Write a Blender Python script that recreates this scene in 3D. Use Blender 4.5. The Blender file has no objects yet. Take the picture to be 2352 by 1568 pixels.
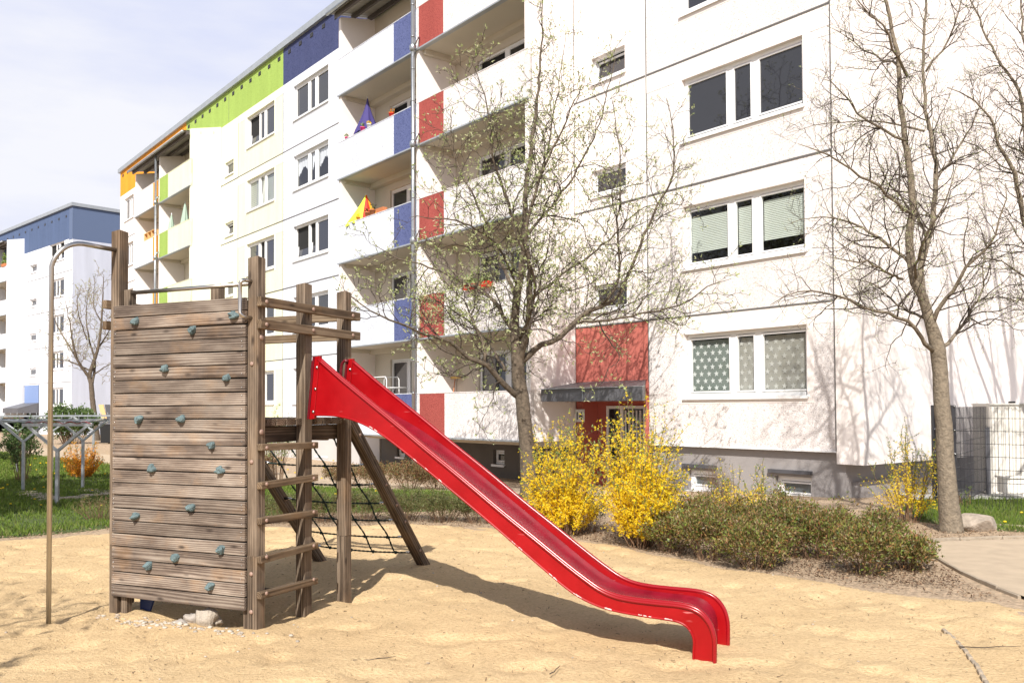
import bpy, bmesh, math, random
import numpy as np
from mathutils import Vector, Matrix, noise as mnoise

random.seed(7)
RNG = np.random.default_rng(11)
SC = bpy.context.scene
COL = SC.collection

# ------------------------------------------------------------------ camera
FPX, EYE, PITCH, ROLL, PYC = 2030.0, 1.65, math.radians(1.55), math.radians(0.30), 879.0   # for a 2352 px wide frame
cam_d = bpy.data.cameras.new('camera')
cam = bpy.data.objects.new('camera', cam_d)
COL.objects.link(cam)
cam_d.sensor_width = 36.0
cam_d.lens = FPX / 2352 * 36.0
cam_d.shift_y = (PYC - 784.0) / 2352
cam_d.clip_start = 0.05
cam_d.clip_end = 3000
cam.matrix_world = Matrix.Translation((0, 0, EYE)) @ Matrix.Rotation(math.pi / 2 + PITCH, 4, 'X') @ Matrix.Rotation(-ROLL, 4, 'Z')
SC.camera = cam

# ------------------------------------------------------------------ light
SUN_AZ, SUN_EL = math.radians(9.0), math.radians(42.0)       # light travels towards +Y, turned 9 degrees to +X
ldir = Vector((math.sin(SUN_AZ) * math.cos(SUN_EL), math.cos(SUN_AZ) * math.cos(SUN_EL), -math.sin(SUN_EL)))
sun_d = bpy.data.lights.new('sun', 'SUN')
sun_d.energy = 5.0
sun_d.angle = math.radians(0.5)
sun_d.color = (1.0, 0.955, 0.89)
sun = bpy.data.objects.new('sun', sun_d)
sun.rotation_euler = ldir.to_track_quat('-Z', 'Y').to_euler()
COL.objects.link(sun)
SC.view_settings.view_transform = 'Standard'
SC.view_settings.look = 'None'
SC.view_settings.exposure = 0.36
SC.view_settings.gamma = 1.0
SC.view_settings.use_curve_mapping = False

world = bpy.data.worlds.new('World')
SC.world = world
world.use_nodes = True
wn, wl = world.node_tree.nodes, world.node_tree.links
wn.clear()
w_out = wn.new('ShaderNodeOutputWorld')
w_bg = wn.new('ShaderNodeBackground')
w_sky = wn.new('ShaderNodeTexSky')
w_sky.sky_type = 'NISHITA'
w_sky.sun_disc = False
w_sky.sun_elevation = SUN_EL
w_sky.sun_rotation = math.pi + SUN_AZ
w_sky.air_density = 1.0
w_sky.dust_density = 2.0
w_tc = wn.new('ShaderNodeTexCoord')
w_map = wn.new('ShaderNodeMapping')
w_map.inputs['Scale'].default_value = (1.2, 1.6, 5.0)
w_map.inputs['Rotation'].default_value = (0.0, 0.25, 0.3)
w_ns = wn.new('ShaderNodeTexNoise')
w_ns.inputs['Scale'].default_value = 1.7
w_ns.inputs['Detail'].default_value = 6
w_ns.inputs['Roughness'].default_value = 0.55
w_cr = wn.new('ShaderNodeValToRGB')
w_cr.color_ramp.elements[0].position = 0.34
w_cr.color_ramp.elements[0].color = (5.7, 6.05, 7.7, 1)
w_cr.color_ramp.elements[1].position = 0.58
w_cr.color_ramp.elements[1].color = (7.4, 7.45, 7.9, 1)
w_mix = wn.new('ShaderNodeMixRGB')
w_bg.inputs['Strength'].default_value = 0.1
wl.new(w_tc.outputs['Generated'], w_map.inputs['Vector'])
wl.new(w_map.outputs[0], w_ns.inputs['Vector'])
wl.new(w_ns.outputs['Fac'], w_cr.inputs['Fac'])
w_sep = wn.new('ShaderNodeSeparateXYZ')               # thin cloud thickens towards the horizon, the zenith stays blue
w_el = wn.new('ShaderNodeMapRange')
w_el.inputs[1].default_value = 0.42; w_el.inputs[2].default_value = 0.58; w_el.inputs[3].default_value = 0.97; w_el.inputs[4].default_value = 0.02
wl.new(w_tc.outputs['Generated'], w_sep.inputs[0]); wl.new(w_sep.outputs[2], w_el.inputs[0])
wl.new(w_el.outputs[0], w_mix.inputs[0]); wl.new(w_cr.outputs['Color'], w_mix.inputs[2])
wl.new(w_sky.outputs[0], w_mix.inputs[1])
wl.new(w_mix.outputs[0], w_bg.inputs['Color'])
wl.new(w_bg.outputs[0], w_out.inputs[0])

# ------------------------------------------------------------------ measuring helpers (survey of the place)
_c, _s = math.cos(PITCH), math.sin(PITCH)
def ray(px, py):
    u = (px - 1176) / FPX; v = -(py - PYC) / FPX
    cr, sr = math.cos(ROLL), math.sin(ROLL)
    u, v = u * cr + v * sr, -u * sr + v * cr
    return Vector((u, _c - v * _s, _s + v * _c))
def at(px, py, d):
    r = ray(px, py)
    return Vector((0, 0, EYE)) + r * (d / r[1])
def gh(x, y):                                                # the ground falls gently towards the houses
    t = min(1.0, max(0.0, (y - 15.0) / 7.0))
    return -0.3 * t
def ghv(x, y):
    return -0.3 * np.clip((y - 15.0) / 7.0, 0, 1)

# ------------------------------------------------------------------ materials
MATS = {}
def new_mat(name):
    m = bpy.data.materials.new(name); m.use_nodes = True
    n, l = m.node_tree.nodes, m.node_tree.links
    p = n['Principled BSDF']
    MATS[name] = m
    return m, n, l, p
def plain(name, col, rough=0.6, metal=0.0, spec=0.5, var=0.0, vscale=8.0, bump=0.0, bscale=60.0):
    m, n, l, p = new_mat(name)
    p.inputs['Roughness'].default_value = rough
    p.inputs['Metallic'].default_value = metal
    p.inputs['Specular IOR Level'].default_value = spec
    p.inputs['Base Color'].default_value = (*col, 1)
    if var > 0 or bump > 0:
        tc = n.new('ShaderNodeTexCoord')
    if var > 0:
        ns = n.new('ShaderNodeTexNoise'); ns.inputs['Scale'].default_value = vscale; ns.inputs['Detail'].default_value = 5
        l.new(tc.outputs['Object'], ns.inputs['Vector'])
        cr = n.new('ShaderNodeValToRGB')
        cr.color_ramp.elements[0].position = 0.3; cr.color_ramp.elements[1].position = 0.7
        cr.color_ramp.elements[0].color = (*[c * (1 - var) for c in col], 1)
        cr.color_ramp.elements[1].color = (*[min(1, c * (1 + var * 0.6)) for c in col], 1)
        l.new(ns.outputs['Fac'], cr.inputs['Fac']); l.new(cr.outputs[0], p.inputs['Base Color'])
    if bump > 0:
        nb = n.new('ShaderNodeTexNoise'); nb.inputs['Scale'].default_value = bscale; nb.inputs['Detail'].default_value = 3
        l.new(tc.outputs['Object'], nb.inputs['Vector'])
        b = n.new('ShaderNodeBump'); b.inputs['Strength'].default_value = bump; b.inputs['Distance'].default_value = 0.02
        l.new(nb.outputs['Fac'], b.inputs['Height']); l.new(b.outputs[0], p.inputs['Normal'])
    return m
def render_plaster(name, col, dark, amount=0.5, scale=24.0, bump=0.5):
    """roughcast plaster: coloured coat with pits between the grains"""
    m, n, l, p = new_mat(name)
    p.inputs['Roughness'].default_value = 0.92
    p.inputs['Specular IOR Level'].default_value = 0.15
    tc = n.new('ShaderNodeTexCoord')
    ns = n.new('ShaderNodeTexNoise'); ns.inputs['Scale'].default_value = scale; ns.inputs['Detail'].default_value = 4; ns.inputs['Roughness'].default_value = 0.6
    ns.inputs['Distortion'].default_value = 1.2
    lo = n.new('ShaderNodeTexNoise'); lo.inputs['Scale'].default_value = 0.35; lo.inputs['Detail'].default_value = 4
    l.new(tc.outputs['Object'], ns.inputs['Vector'])
    smp = n.new('ShaderNodeMapping'); smp.inputs['Scale'].default_value = (6.0, 6.0, 0.8); l.new(tc.outputs['Object'], smp.inputs['Vector']); l.new(smp.outputs[0], lo.inputs['Vector'])
    cr = n.new('ShaderNodeValToRGB')
    cr.color_ramp.elements[0].position = 0.36; cr.color_ramp.elements[0].color = (*dark, 1)
    cr.color_ramp.elements[1].position = 0.36 + 0.15; cr.color_ramp.elements[1].color = (*col, 1)
    l.new(ns.outputs['Fac'], cr.inputs['Fac'])
    mx = n.new('ShaderNodeMixRGB'); mx.inputs[0].default_value = amount; mx.inputs[1].default_value = (*col, 1)
    l.new(cr.outputs[0], mx.inputs[2])
    st = n.new('ShaderNodeMapRange'); st.inputs[1].default_value = 0.3; st.inputs[2].default_value = 0.7; st.inputs[3].default_value = 0.89; st.inputs[4].default_value = 1.03
    l.new(lo.outputs['Fac'], st.inputs[0])
    mu = n.new('ShaderNodeMixRGB'); mu.blend_type = 'MULTIPLY'; mu.inputs[0].default_value = 1.0
    l.new(mx.outputs[0], mu.inputs[1]); l.new(st.outputs[0], mu.inputs[2])
    l.new(mu.outputs[0], p.inputs['Base Color'])
    b = n.new('ShaderNodeBump'); b.inputs['Strength'].default_value = bump; b.inputs['Distance'].default_value = 0.03
    l.new(ns.outputs['Fac'], b.inputs['Height']); l.new(b.outputs[0], p.inputs['Normal'])
    return m
def island_mat(name, cols, rough=0.6, trans=0.0, spec=0.3):
    """leaves and petals: every leaf picks its own colour"""
    m, n, l, p = new_mat(name)
    p.inputs['Roughness'].default_value = rough
    p.inputs['Specular IOR Level'].default_value = spec
    g = n.new('ShaderNodeNewGeometry')
    cr = n.new('ShaderNodeValToRGB')
    els = cr.color_ramp.elements
    while len(els) < len(cols): els.new(0.5)
    for i, c in enumerate(cols):
        els[i].position = i / (len(cols) - 1); els[i].color = (*c, 1)
    l.new(g.outputs['Random Per Island'], cr.inputs['Fac'])
    l.new(cr.outputs[0], p.inputs['Base Color'])
    if trans > 0:
        t = n.new('ShaderNodeBsdfTranslucent'); l.new(cr.outputs[0], t.inputs['Color'])
        mx = n.new('ShaderNodeMixShader'); mx.inputs[0].default_value = trans
        l.new(p.outputs[0], mx.inputs[1]); l.new(t.outputs[0], mx.inputs[2])
        l.new(mx.outputs[0], n['Material Output'].inputs[0])
    return m
def wood_mat(name, light, mid, dark, orange=0.35):
    m, n, l, p = new_mat(name)
    p.inputs['Roughness'].default_value = 0.78
    p.inputs['Specular IOR Level'].default_value = 0.25
    at_ = n.new('ShaderNodeAttribute'); at_.attribute_name = 'gr'
    def mapping(sc):
        mp = n.new('ShaderNodeMapping'); mp.inputs['Scale'].default_value = sc
        l.new(at_.outputs['Vector'], mp.inputs['Vector']); return mp
    def noise(sc, scale=1.0, det=5, rough=0.6, dist=0.0):
        nn = n.new('ShaderNodeTexNoise'); nn.inputs['Scale'].default_value = scale; nn.inputs['Detail'].default_value = det
        nn.inputs['Roughness'].default_value = rough; nn.inputs['Distortion'].default_value = dist
        l.new(mapping(sc).outputs[0], nn.inputs['Vector']); return nn
    wv = n.new('ShaderNodeTexWave'); wv.wave_type = 'RINGS'; wv.rings_direction = 'X'
    wv.inputs['Scale'].default_value = 1.0; wv.inputs['Distortion'].default_value = 7.0
    wv.inputs['Detail'].default_value = 2.0; wv.inputs['Detail Scale'].default_value = 0.55
    l.new(mapping((1.6, 20, 20)).outputs[0], wv.inputs['Vector'])
    fine = noise((6, 120, 120), det=5, rough=0.7)
    patch = noise((1.5, 6, 6), det=4)
    pa2 = noise((2.2, 3.0, 3.0), det=4)
    cr = n.new('ShaderNodeValToRGB')
    e = cr.color_ramp.elements
    e[0].position = 0.03; e[0].color = (*dark, 1)
    e[1].position = 0.97; e[1].color = (*light, 1)
    x = e.new(0.47); x.color = (*mid, 1)
    def mth(op, a, b):
        q = n.new('ShaderNodeMath'); q.operation = op
        for i, v in ((0, a), (1, b)):
            if isinstance(v, (int, float)): q.inputs[i].default_value = v
            else: l.new(v, q.inputs[i])
        return q.outputs[0]
    f = mth('ADD', mth('ADD', mth('MULTIPLY', wv.outputs['Fac'], 0.42), 0.09), mth('MULTIPLY', fine.outputs['Fac'], 0.42))
    f = mth('ADD', f, mth('MULTIPLY', mth('SUBTRACT', patch.outputs['Fac'], 0.5), 1.6))
    l.new(f, cr.inputs['Fac'])
    orr = n.new('ShaderNodeValToRGB')
    orr.color_ramp.elements[0].position = 0.52; orr.color_ramp.elements[0].color = (0, 0, 0, 1)
    orr.color_ramp.elements[1].position = 0.75; orr.color_ramp.elements[1].color = (orange,) * 3 + (1,)
    l.new(pa2.outputs['Fac'], orr.inputs['Fac'])
    mx = n.new('ShaderNodeMixRGB'); mx.blend_type = 'MIX'; mx.inputs[2].default_value = (0.50, 0.27, 0.10, 1)
    l.new(orr.outputs[0], mx.inputs[0]); l.new(cr.outputs[0], mx.inputs[1])
    # knots
    vo = n.new('ShaderNodeTexVoronoi'); vo.inputs['Scale'].default_value = 1.0
    l.new(mapping((3.4, 9.5, 9.5)).outputs[0], vo.inputs['Vector'])
    kr = n.new('ShaderNodeValToRGB')
    kr.color_ramp.elements[0].position = 0.05; kr.color_ramp.elements[0].color = (0.85,) * 3 + (1,)
    kr.color_ramp.elements[1].position = 0.17; kr.color_ramp.elements[1].color = (0, 0, 0, 1)
    l.new(vo.outputs['Distance'], kr.inputs['Fac'])
    mk = n.new('ShaderNodeMixRGB'); mk.inputs[2].default_value = (*[c * 0.8 for c in dark], 1)
    l.new(kr.outputs[0], mk.inputs[0]); l.new(mx.outputs[0], mk.inputs[1])
    gi = n.new('ShaderNodeNewGeometry'); isl = n.new('ShaderNodeMapRange'); isl.inputs[3].default_value = 0.72; isl.inputs[4].default_value = 1.22
    l.new(gi.outputs['Random Per Island'], isl.inputs[0])
    vm = n.new('ShaderNodeMixRGB'); vm.blend_type = 'MULTIPLY'; vm.inputs[0].default_value = 1.0
    l.new(mk.outputs[0], vm.inputs[1]); l.new(isl.outputs[0], vm.inputs[2])
    l.new(vm.outputs[0], p.inputs['Base Color'])
    b = n.new('ShaderNodeBump'); b.inputs['Strength'].default_value = 0.12; b.inputs['Distance'].default_value = 0.002
    l.new(f, b.inputs['Height']); l.new(b.outputs[0], p.inputs['Normal'])
    return m

PINKW = render_plaster('plaster_warm_white', (0.84, 0.79, 0.77), (0.44, 0.40, 0.385), 0.75, scale=30)
PINKS = plain('smooth_plaster_warm_white', (0.87, 0.81, 0.775), 0.9, var=0.05, vscale=0.7, spec=0.15)
BLUEW = render_plaster('plaster_cool_white', (0.75, 0.775, 0.84), (0.37, 0.39, 0.45), 0.75, scale=30)
BLUES = plain('smooth_plaster_cool_white', (0.77, 0.79, 0.84), 0.9, var=0.04, vscale=0.7, spec=0.15)
CREAM = render_plaster('plaster_cream', (0.83, 0.83, 0.61), (0.60, 0.60, 0.40), 0.4)
CREAMS = plain('smooth_plaster_cream', (0.84, 0.83, 0.67), 0.9, var=0.03, vscale=0.7, spec=0.15)
RED = render_plaster('plaster_red', (0.40, 0.095, 0.08), (0.25, 0.05, 0.045), 0.8, bump=0.7)
REDS = plain('smooth_plaster_red', (0.50, 0.15, 0.12), 0.9, spec=0.15, var=0.05, vscale=1.0)
BLUE = render_plaster('plaster_blue', (0.125, 0.15, 0.31), (0.045, 0.055, 0.16), 0.85, bump=0.7)
DBLUE = render_plaster('plaster_dark_blue', (0.072, 0.085, 0.185), (0.03, 0.038, 0.10), 0.85, bump=0.7)
GREEN = render_plaster('plaster_green', (0.36, 0.50, 0.12), (0.25, 0.36, 0.08), 0.7, bump=0.6)
ORANGE = render_plaster('plaster_orange', (0.85, 0.36, 0.04), (0.68, 0.26, 0.03), 0.6, bump=0.5)
PALEB = render_plaster('plaster_pale_blue', (0.56, 0.59, 0.68), (0.50, 0.53, 0.61), 0.4)
STEELB = render_plaster('plaster_steel_blue', (0.095, 0.135, 0.24), (0.065, 0.095, 0.18), 0.6)
SKYB = plain('smooth_plaster_sky_blue', (0.19, 0.27, 0.48), 0.9)
SOFF = plain('painted_concrete_beige', (0.62, 0.56, 0.47), 0.9, var=0.06, vscale=0.8, spec=0.15)
PLINTH = plain('plinth_grey', (0.30, 0.28, 0.275), 0.9, var=0.08, vscale=1.5, bump=0.2)
PLINTHD = plain('plinth_brown_grey', (0.13, 0.115, 0.10), 0.9, var=0.1, vscale=1.5, bump=0.2)
JOINT = plain('joint_dark', (0.13, 0.125, 0.12), 0.9)
FRAMEW = plain('window_frame_white', (0.84, 0.84, 0.84), 0.35)
SILLM = plain('sill_metal_white', (0.80, 0.80, 0.80), 0.4)
ZINC = plain('zinc_grey', (0.42, 0.45, 0.47), 0.45, metal=0.5, var=0.1, vscale=3)
PIPEM = plain('pipe_zinc', (0.36, 0.38, 0.40), 0.35, metal=0.7, var=0.1, vscale=5)
DARKM = plain('dark_grey_metal', (0.09, 0.09, 0.10), 0.5, metal=0.2, var=0.15, vscale=2)
CANOPY = plain('canopy_grey_sheet', (0.105, 0.105, 0.115), 0.45, metal=0.1, var=0.1, vscale=1.5)
CORR = plain('corrugated_steel', (0.42, 0.40, 0.36), 0.5, metal=0.3)
BEAMB = plain('beam_brown', (0.10, 0.085, 0.08), 0.6)
BLACK = plain('black_recess', (0.012, 0.012, 0.012), 0.9)
STEEL = plain('stainless_steel', (0.55, 0.52, 0.48), 0.28, metal=1.0, var=0.12, vscale=6)
GALV = plain('galvanised_steel', (0.40, 0.42, 0.44), 0.45, metal=0.7, var=0.2, vscale=14)
BOLT = plain('bolt_cap_plastic', (0.31, 0.205, 0.16), 0.55)
BOLTM = plain('bolt_metal', (0.6, 0.6, 0.6), 0.25, metal=1.0)
ROPE = plain('rope_dark_green', (0.012, 0.035, 0.030), 0.75, var=0.3, vscale=90, bump=0.6, bscale=220)
HOLD = plain('climbing_hold_teal', (0.125, 0.18, 0.185), 0.65, var=0.45, vscale=26, bump=0.6, bscale=90)
NAVY = plain('navy_board', (0.012, 0.03, 0.12), 0.5)
FENCEM = plain('fence_anthracite', (0.03, 0.03, 0.035), 0.45)
CABM = plain('cabinet_cream', (0.66, 0.63, 0.57), 0.55)
BARK = plain('bark_brown', (0.125, 0.096, 0.068), 0.92, var=0.42, vscale=16, bump=0.9, bscale=34)
BARKG = plain('bark_grey', (0.21, 0.17, 0.122), 0.92, var=0.35, vscale=20, bump=0.9, bscale=40)
TWIG = plain('twig_bark', (0.060, 0.044, 0.032), 0.9, var=0.25, vscale=9)
STEM = plain('shrub_stem', (0.20, 0.12, 0.07), 0.9, var=0.3, vscale=14)
LEAFS = island_mat('spring_leaf', [(0.22, 0.29, 0.07), (0.36, 0.42, 0.15), (0.48, 0.52, 0.26), (0.58, 0.56, 0.36), (0.16, 0.22, 0.05)], 0.5, 0.3)
BUDS = island_mat('leaf_bud_pale', [(0.30, 0.33, 0.15), (0.42, 0.44, 0.22), (0.40, 0.34, 0.18)], 0.5, 0.3)
YEL = island_mat('forsythia_petal', [(0.90, 0.66, 0.015), (0.93, 0.75, 0.03), (0.88, 0.58, 0.01), (0.94, 0.80, 0.08)], 0.55, 0.4)
ORF = island_mat('orange_petal', [(0.72, 0.28, 0.02), (0.75, 0.36, 0.03), (0.60, 0.22, 0.02)], 0.6, 0.3)
SHL = island_mat('shrub_leaf', [(0.06, 0.10, 0.018), (0.18, 0.085, 0.035), (0.12, 0.18, 0.03), (0.27, 0.11, 0.05), (0.20, 0.26, 0.05), (0.04, 0.05, 0.014), (0.31, 0.20, 0.11), (0.16, 0.21, 0.045)], 0.45, 0.15, 0.3)
SHLG = island_mat('hedge_leaf_green', [(0.075, 0.10, 0.028), (0.12, 0.14, 0.045), (0.17, 0.15, 0.07), (0.06, 0.08, 0.024)], 0.5, 0.12, 0.25)
SHLB = island_mat('hedge_leaf_brown', [(0.26, 0.12, 0.05), (0.17, 0.085, 0.04), (0.27, 0.18, 0.09), (0.12, 0.11, 0.04), (0.20, 0.20, 0.07)], 0.6, 0.2, 0.3)
SHLD = island_mat('shrub_leaf_dark', [(0.05, 0.10, 0.03), (0.09, 0.15, 0.04), (0.13, 0.19, 0.06)], 0.5, 0.2, 0.4)
SHLL = island_mat('shrub_leaf_light', [(0.16, 0.24, 0.05), (0.22, 0.30, 0.08), (0.12, 0.19, 0.05)], 0.5, 0.25, 0.4)
GRASS = island_mat('grass_blade', [(0.09, 0.155, 0.018), (0.13, 0.20, 0.025), (0.17, 0.23, 0.04), (0.07, 0.12, 0.018), (0.22, 0.22, 0.07)], 0.6, 0.2, 0.2)
LITTER = island_mat('leaf_litter', [(0.16, 0.09, 0.05), (0.34, 0.24, 0.15), (0.08, 0.045, 0.028), (0.44, 0.33, 0.22)], 0.9)
DEBRIS = island_mat('twig_debris', [(0.20, 0.13, 0.07), (0.30, 0.21, 0.12), (0.11, 0.07, 0.04), (0.36, 0.27, 0.17)], 0.9)
STONE = plain('stone_grey', (0.36, 0.32, 0.28), 0.85, var=0.25, vscale=9, bump=0.7, bscale=22)
PEB = island_mat('pebble', [(0.40, 0.34, 0.27), (0.50, 0.45, 0.38), (0.30, 0.26, 0.21), (0.46, 0.37, 0.28)], 0.8)
WOOD = wood_mat('weathered_larch', (0.38, 0.32, 0.262), (0.165, 0.125, 0.098), (0.042, 0.030, 0.024), 0.28)
WOODP = wood_mat('weathered_post', (0.26, 0.20, 0.145), (0.105, 0.076, 0.053), (0.035, 0.024, 0.017), 0.16)
WOODY = wood_mat('weathered_rail', (0.31, 0.23, 0.15), (0.16, 0.11, 0.068), (0.05, 0.032, 0.02), 0.22)

def red_paint():
    m, n, l, p = new_mat('red_slide_plastic')
    p.inputs['Roughness'].default_value = 0.30
    p.inputs['Specular IOR Level'].default_value = 0.35
    tc = n.new('ShaderNodeTexCoord')
    ns = n.new('ShaderNodeTexNoise'); ns.inputs['Scale'].default_value = 5; ns.inputs['Detail'].default_value = 6
    l.new(tc.outputs['Object'], ns.inputs['Vector'])
    cr = n.new('ShaderNodeValToRGB')
    cr.color_ramp.elements[0].position = 0.35; cr.color_ramp.elements[0].color = (0.27, 0.0015, 0.004, 1)
    cr.color_ramp.elements[1].position = 0.75; cr.color_ramp.elements[1].color = (0.35, 0.003, 0.006, 1)
    l.new(ns.outputs['Fac'], cr.inputs['Fac'])
    # scuffs: thin bright scratches and chips
    mp = n.new('ShaderNodeMapping'); mp.inputs['Scale'].default_value = (4, 60, 30); mp.inputs['Rotation'].default_value = (0, 0.7, 0.2)
    l.new(tc.outputs['Object'], mp.inputs['Vector'])
    sc = n.new('ShaderNodeTexNoise'); sc.inputs['Scale'].default_value = 1.4; sc.inputs['Detail'].default_value = 2
    l.new(mp.outputs[0], sc.inputs['Vector'])
    s2 = n.new('ShaderNodeValToRGB'); s2.color_ramp.elements[0].position = 0.70; s2.color_ramp.elements[0].color = (0, 0, 0, 1)
    s2.color_ramp.elements[1].position = 0.78; s2.color_ramp.elements[1].color = (0.5, 0.5, 0.5, 1)
    l.new(sc.outputs['Fac'], s2.inputs['Fac'])
    mx = n.new('ShaderNodeMixRGB'); mx.inputs[2].default_value = (0.75, 0.30, 0.30, 1)
    l.new(s2.outputs[0], mx.inputs[0]); l.new(cr.outputs[0], mx.inputs[1])
    l.new(mx.outputs[0], p.inputs['Base Color'])
    mr = n.new('ShaderNodeMapRange'); mr.inputs[3].default_value = 0.22; mr.inputs[4].default_value = 0.5
    l.new(ns.outputs['Fac'], mr.inputs[0]); l.new(mr.outputs[0], p.inputs['Roughness'])
    return m
REDP = red_paint()
REDC = plain('red_worn_chute', (0.22, 0.006, 0.018), 0.27, var=0.25, vscale=10)
REDR = plain('red_glossy_rim', (0.27, 0.003, 0.008), 0.24, spec=0.5)
REDD = plain('dark_red_tube', (0.12, 0.004, 0.01), 0.35)

def glass_dark():
    m, n, l, p = new_mat('window_glass_dark')
    p.inputs['Base Color'].default_value = (0.02, 0.021, 0.027, 1)
    p.inputs['Roughness'].default_value = 0.03
    p.inputs['Specular IOR Level'].default_value = 0.75
    return m
GLASSD = glass_dark()
def glass_clear():
    m, n, l, p = new_mat('window_glass_clear')
    n.remove(p)
    t = n.new('ShaderNodeBsdfTransparent'); t.inputs[0].default_value = (0.86, 0.88, 0.88, 1)
    g = n.new('ShaderNodeBsdfGlossy'); g.inputs['Roughness'].default_value = 0.02
    lw = n.new('ShaderNodeLayerWeight'); lw.inputs[0].default_value = 0.5
    pw = n.new('ShaderNodeMath'); pw.operation = 'POWER'; pw.inputs[1].default_value = 4.0
    ad = n.new('ShaderNodeMath'); ad.operation = 'ADD'; ad.inputs[1].default_value = 0.05
    l.new(lw.outputs['Facing'], pw.inputs[0]); l.new(pw.outputs[0], ad.inputs[0])
    mx = n.new('ShaderNodeMixShader')
    l.new(ad.outputs[0], mx.inputs[0]); l.new(t.outputs[0], mx.inputs[1]); l.new(g.outputs[0], mx.inputs[2])
    l.new(mx.outputs[0], n['Material Output'].inputs[0])
    return m
GLASSC = glass_clear()
CURT = plain('curtain_grey_green', (0.20, 0.235, 0.205), 0.9, var=0.15, vscale=3)
CURTL = plain('curtain_light_taupe', (0.40, 0.385, 0.34), 0.9, var=0.1, vscale=3)
STAR = plain('star_print_white', (0.75, 0.77, 0.75), 0.9)
STAR2 = plain('star_print_pale', (0.60, 0.59, 0.55), 0.9)
BLIND = plain('pleated_blind', (0.62, 0.66, 0.60), 0.9)
LACE = plain('lace_curtain', (0.75, 0.76, 0.80), 0.9)

def sand_mat():
    m, n, l, p = new_mat('sand')
    p.inputs['Roughness'].default_value = 0.95; p.inputs['Specular IOR Level'].default_value = 0.1
    tc = n.new('ShaderNodeTexCoord')
    def ns(s, d=4, r=0.6):
        q = n.new('ShaderNodeTexNoise'); q.inputs['Scale'].default_value = s; q.inputs['Detail'].default_value = d; q.inputs['Roughness'].default_value = r
        l.new(tc.outputs['Object'], q.inputs['Vector']); return q
    a, b, c = ns(0.7), ns(38, 5, 0.7), ns(190, 2)
    cr = n.new('ShaderNodeValToRGB')
    cr.color_ramp.elements[0].position = 0.3; cr.color_ramp.elements[0].color = (0.64, 0.46, 0.255, 1)
    cr.color_ramp.elements[1].position = 0.7; cr.color_ramp.elements[1].color = (0.73, 0.54, 0.31, 1)
    l.new(a.outputs['Fac'], cr.inputs['Fac'])
    c2 = n.new('ShaderNodeValToRGB')
    c2.color_ramp.elements[0].position = 0.28; c2.color_ramp.elements[0].color = (0.58, 0.54, 0.48, 1)
    c2.color_ramp.elements[1].position = 0.60; c2.color_ramp.elements[1].color = (1, 1, 1, 1)
    l.new(b.outputs['Fac'], c2.inputs['Fac'])
    mu = n.new('ShaderNodeMixRGB'); mu.blend_type = 'MULTIPLY'; mu.inputs[0].default_value = 0.6
    l.new(cr.outputs[0], mu.inputs[1]); l.new(c2.outputs[0], mu.inputs[2])
    l.new(mu.outputs[0], p.inputs['Base Color'])
    b1 = n.new('ShaderNodeBump'); b1.inputs['Strength'].default_value = 0.8; b1.inputs['Distance'].default_value = 0.03
    l.new(b.outputs['Fac'], b1.inputs['Height'])
    b2 = n.new('ShaderNodeBump'); b2.inputs['Strength'].default_value = 0.35; b2.inputs['Distance'].default_value = 0.004
    l.new(c.outputs['Fac'], b2.inputs['Height']); l.new(b1.outputs[0], b2.inputs['Normal'])
    l.new(b2.outputs[0], p.inputs['Normal'])
    return m
SAND = sand_mat()
SOIL = plain('soil_mulch', (0.44, 0.325, 0.215), 0.95, var=0.4, vscale=22, bump=0.9, bscale=55)
LAWNM = plain('lawn_soil', (0.07, 0.10, 0.022), 0.95, var=0.35, vscale=3, bump=0.6, bscale=60)
PATHM = plain('path_paving', (0.45, 0.355, 0.25), 0.9, var=0.1, vscale=5, bump=0.25, bscale=90)
KERBM = plain('kerb_stone', (0.36, 0.295, 0.22), 0.9, var=0.2, vscale=9, bump=0.4)
COBM = plain('pale_setts', (0.50, 0.49, 0.47), 0.85, var=0.2, vscale=12, bump=0.4)

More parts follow.
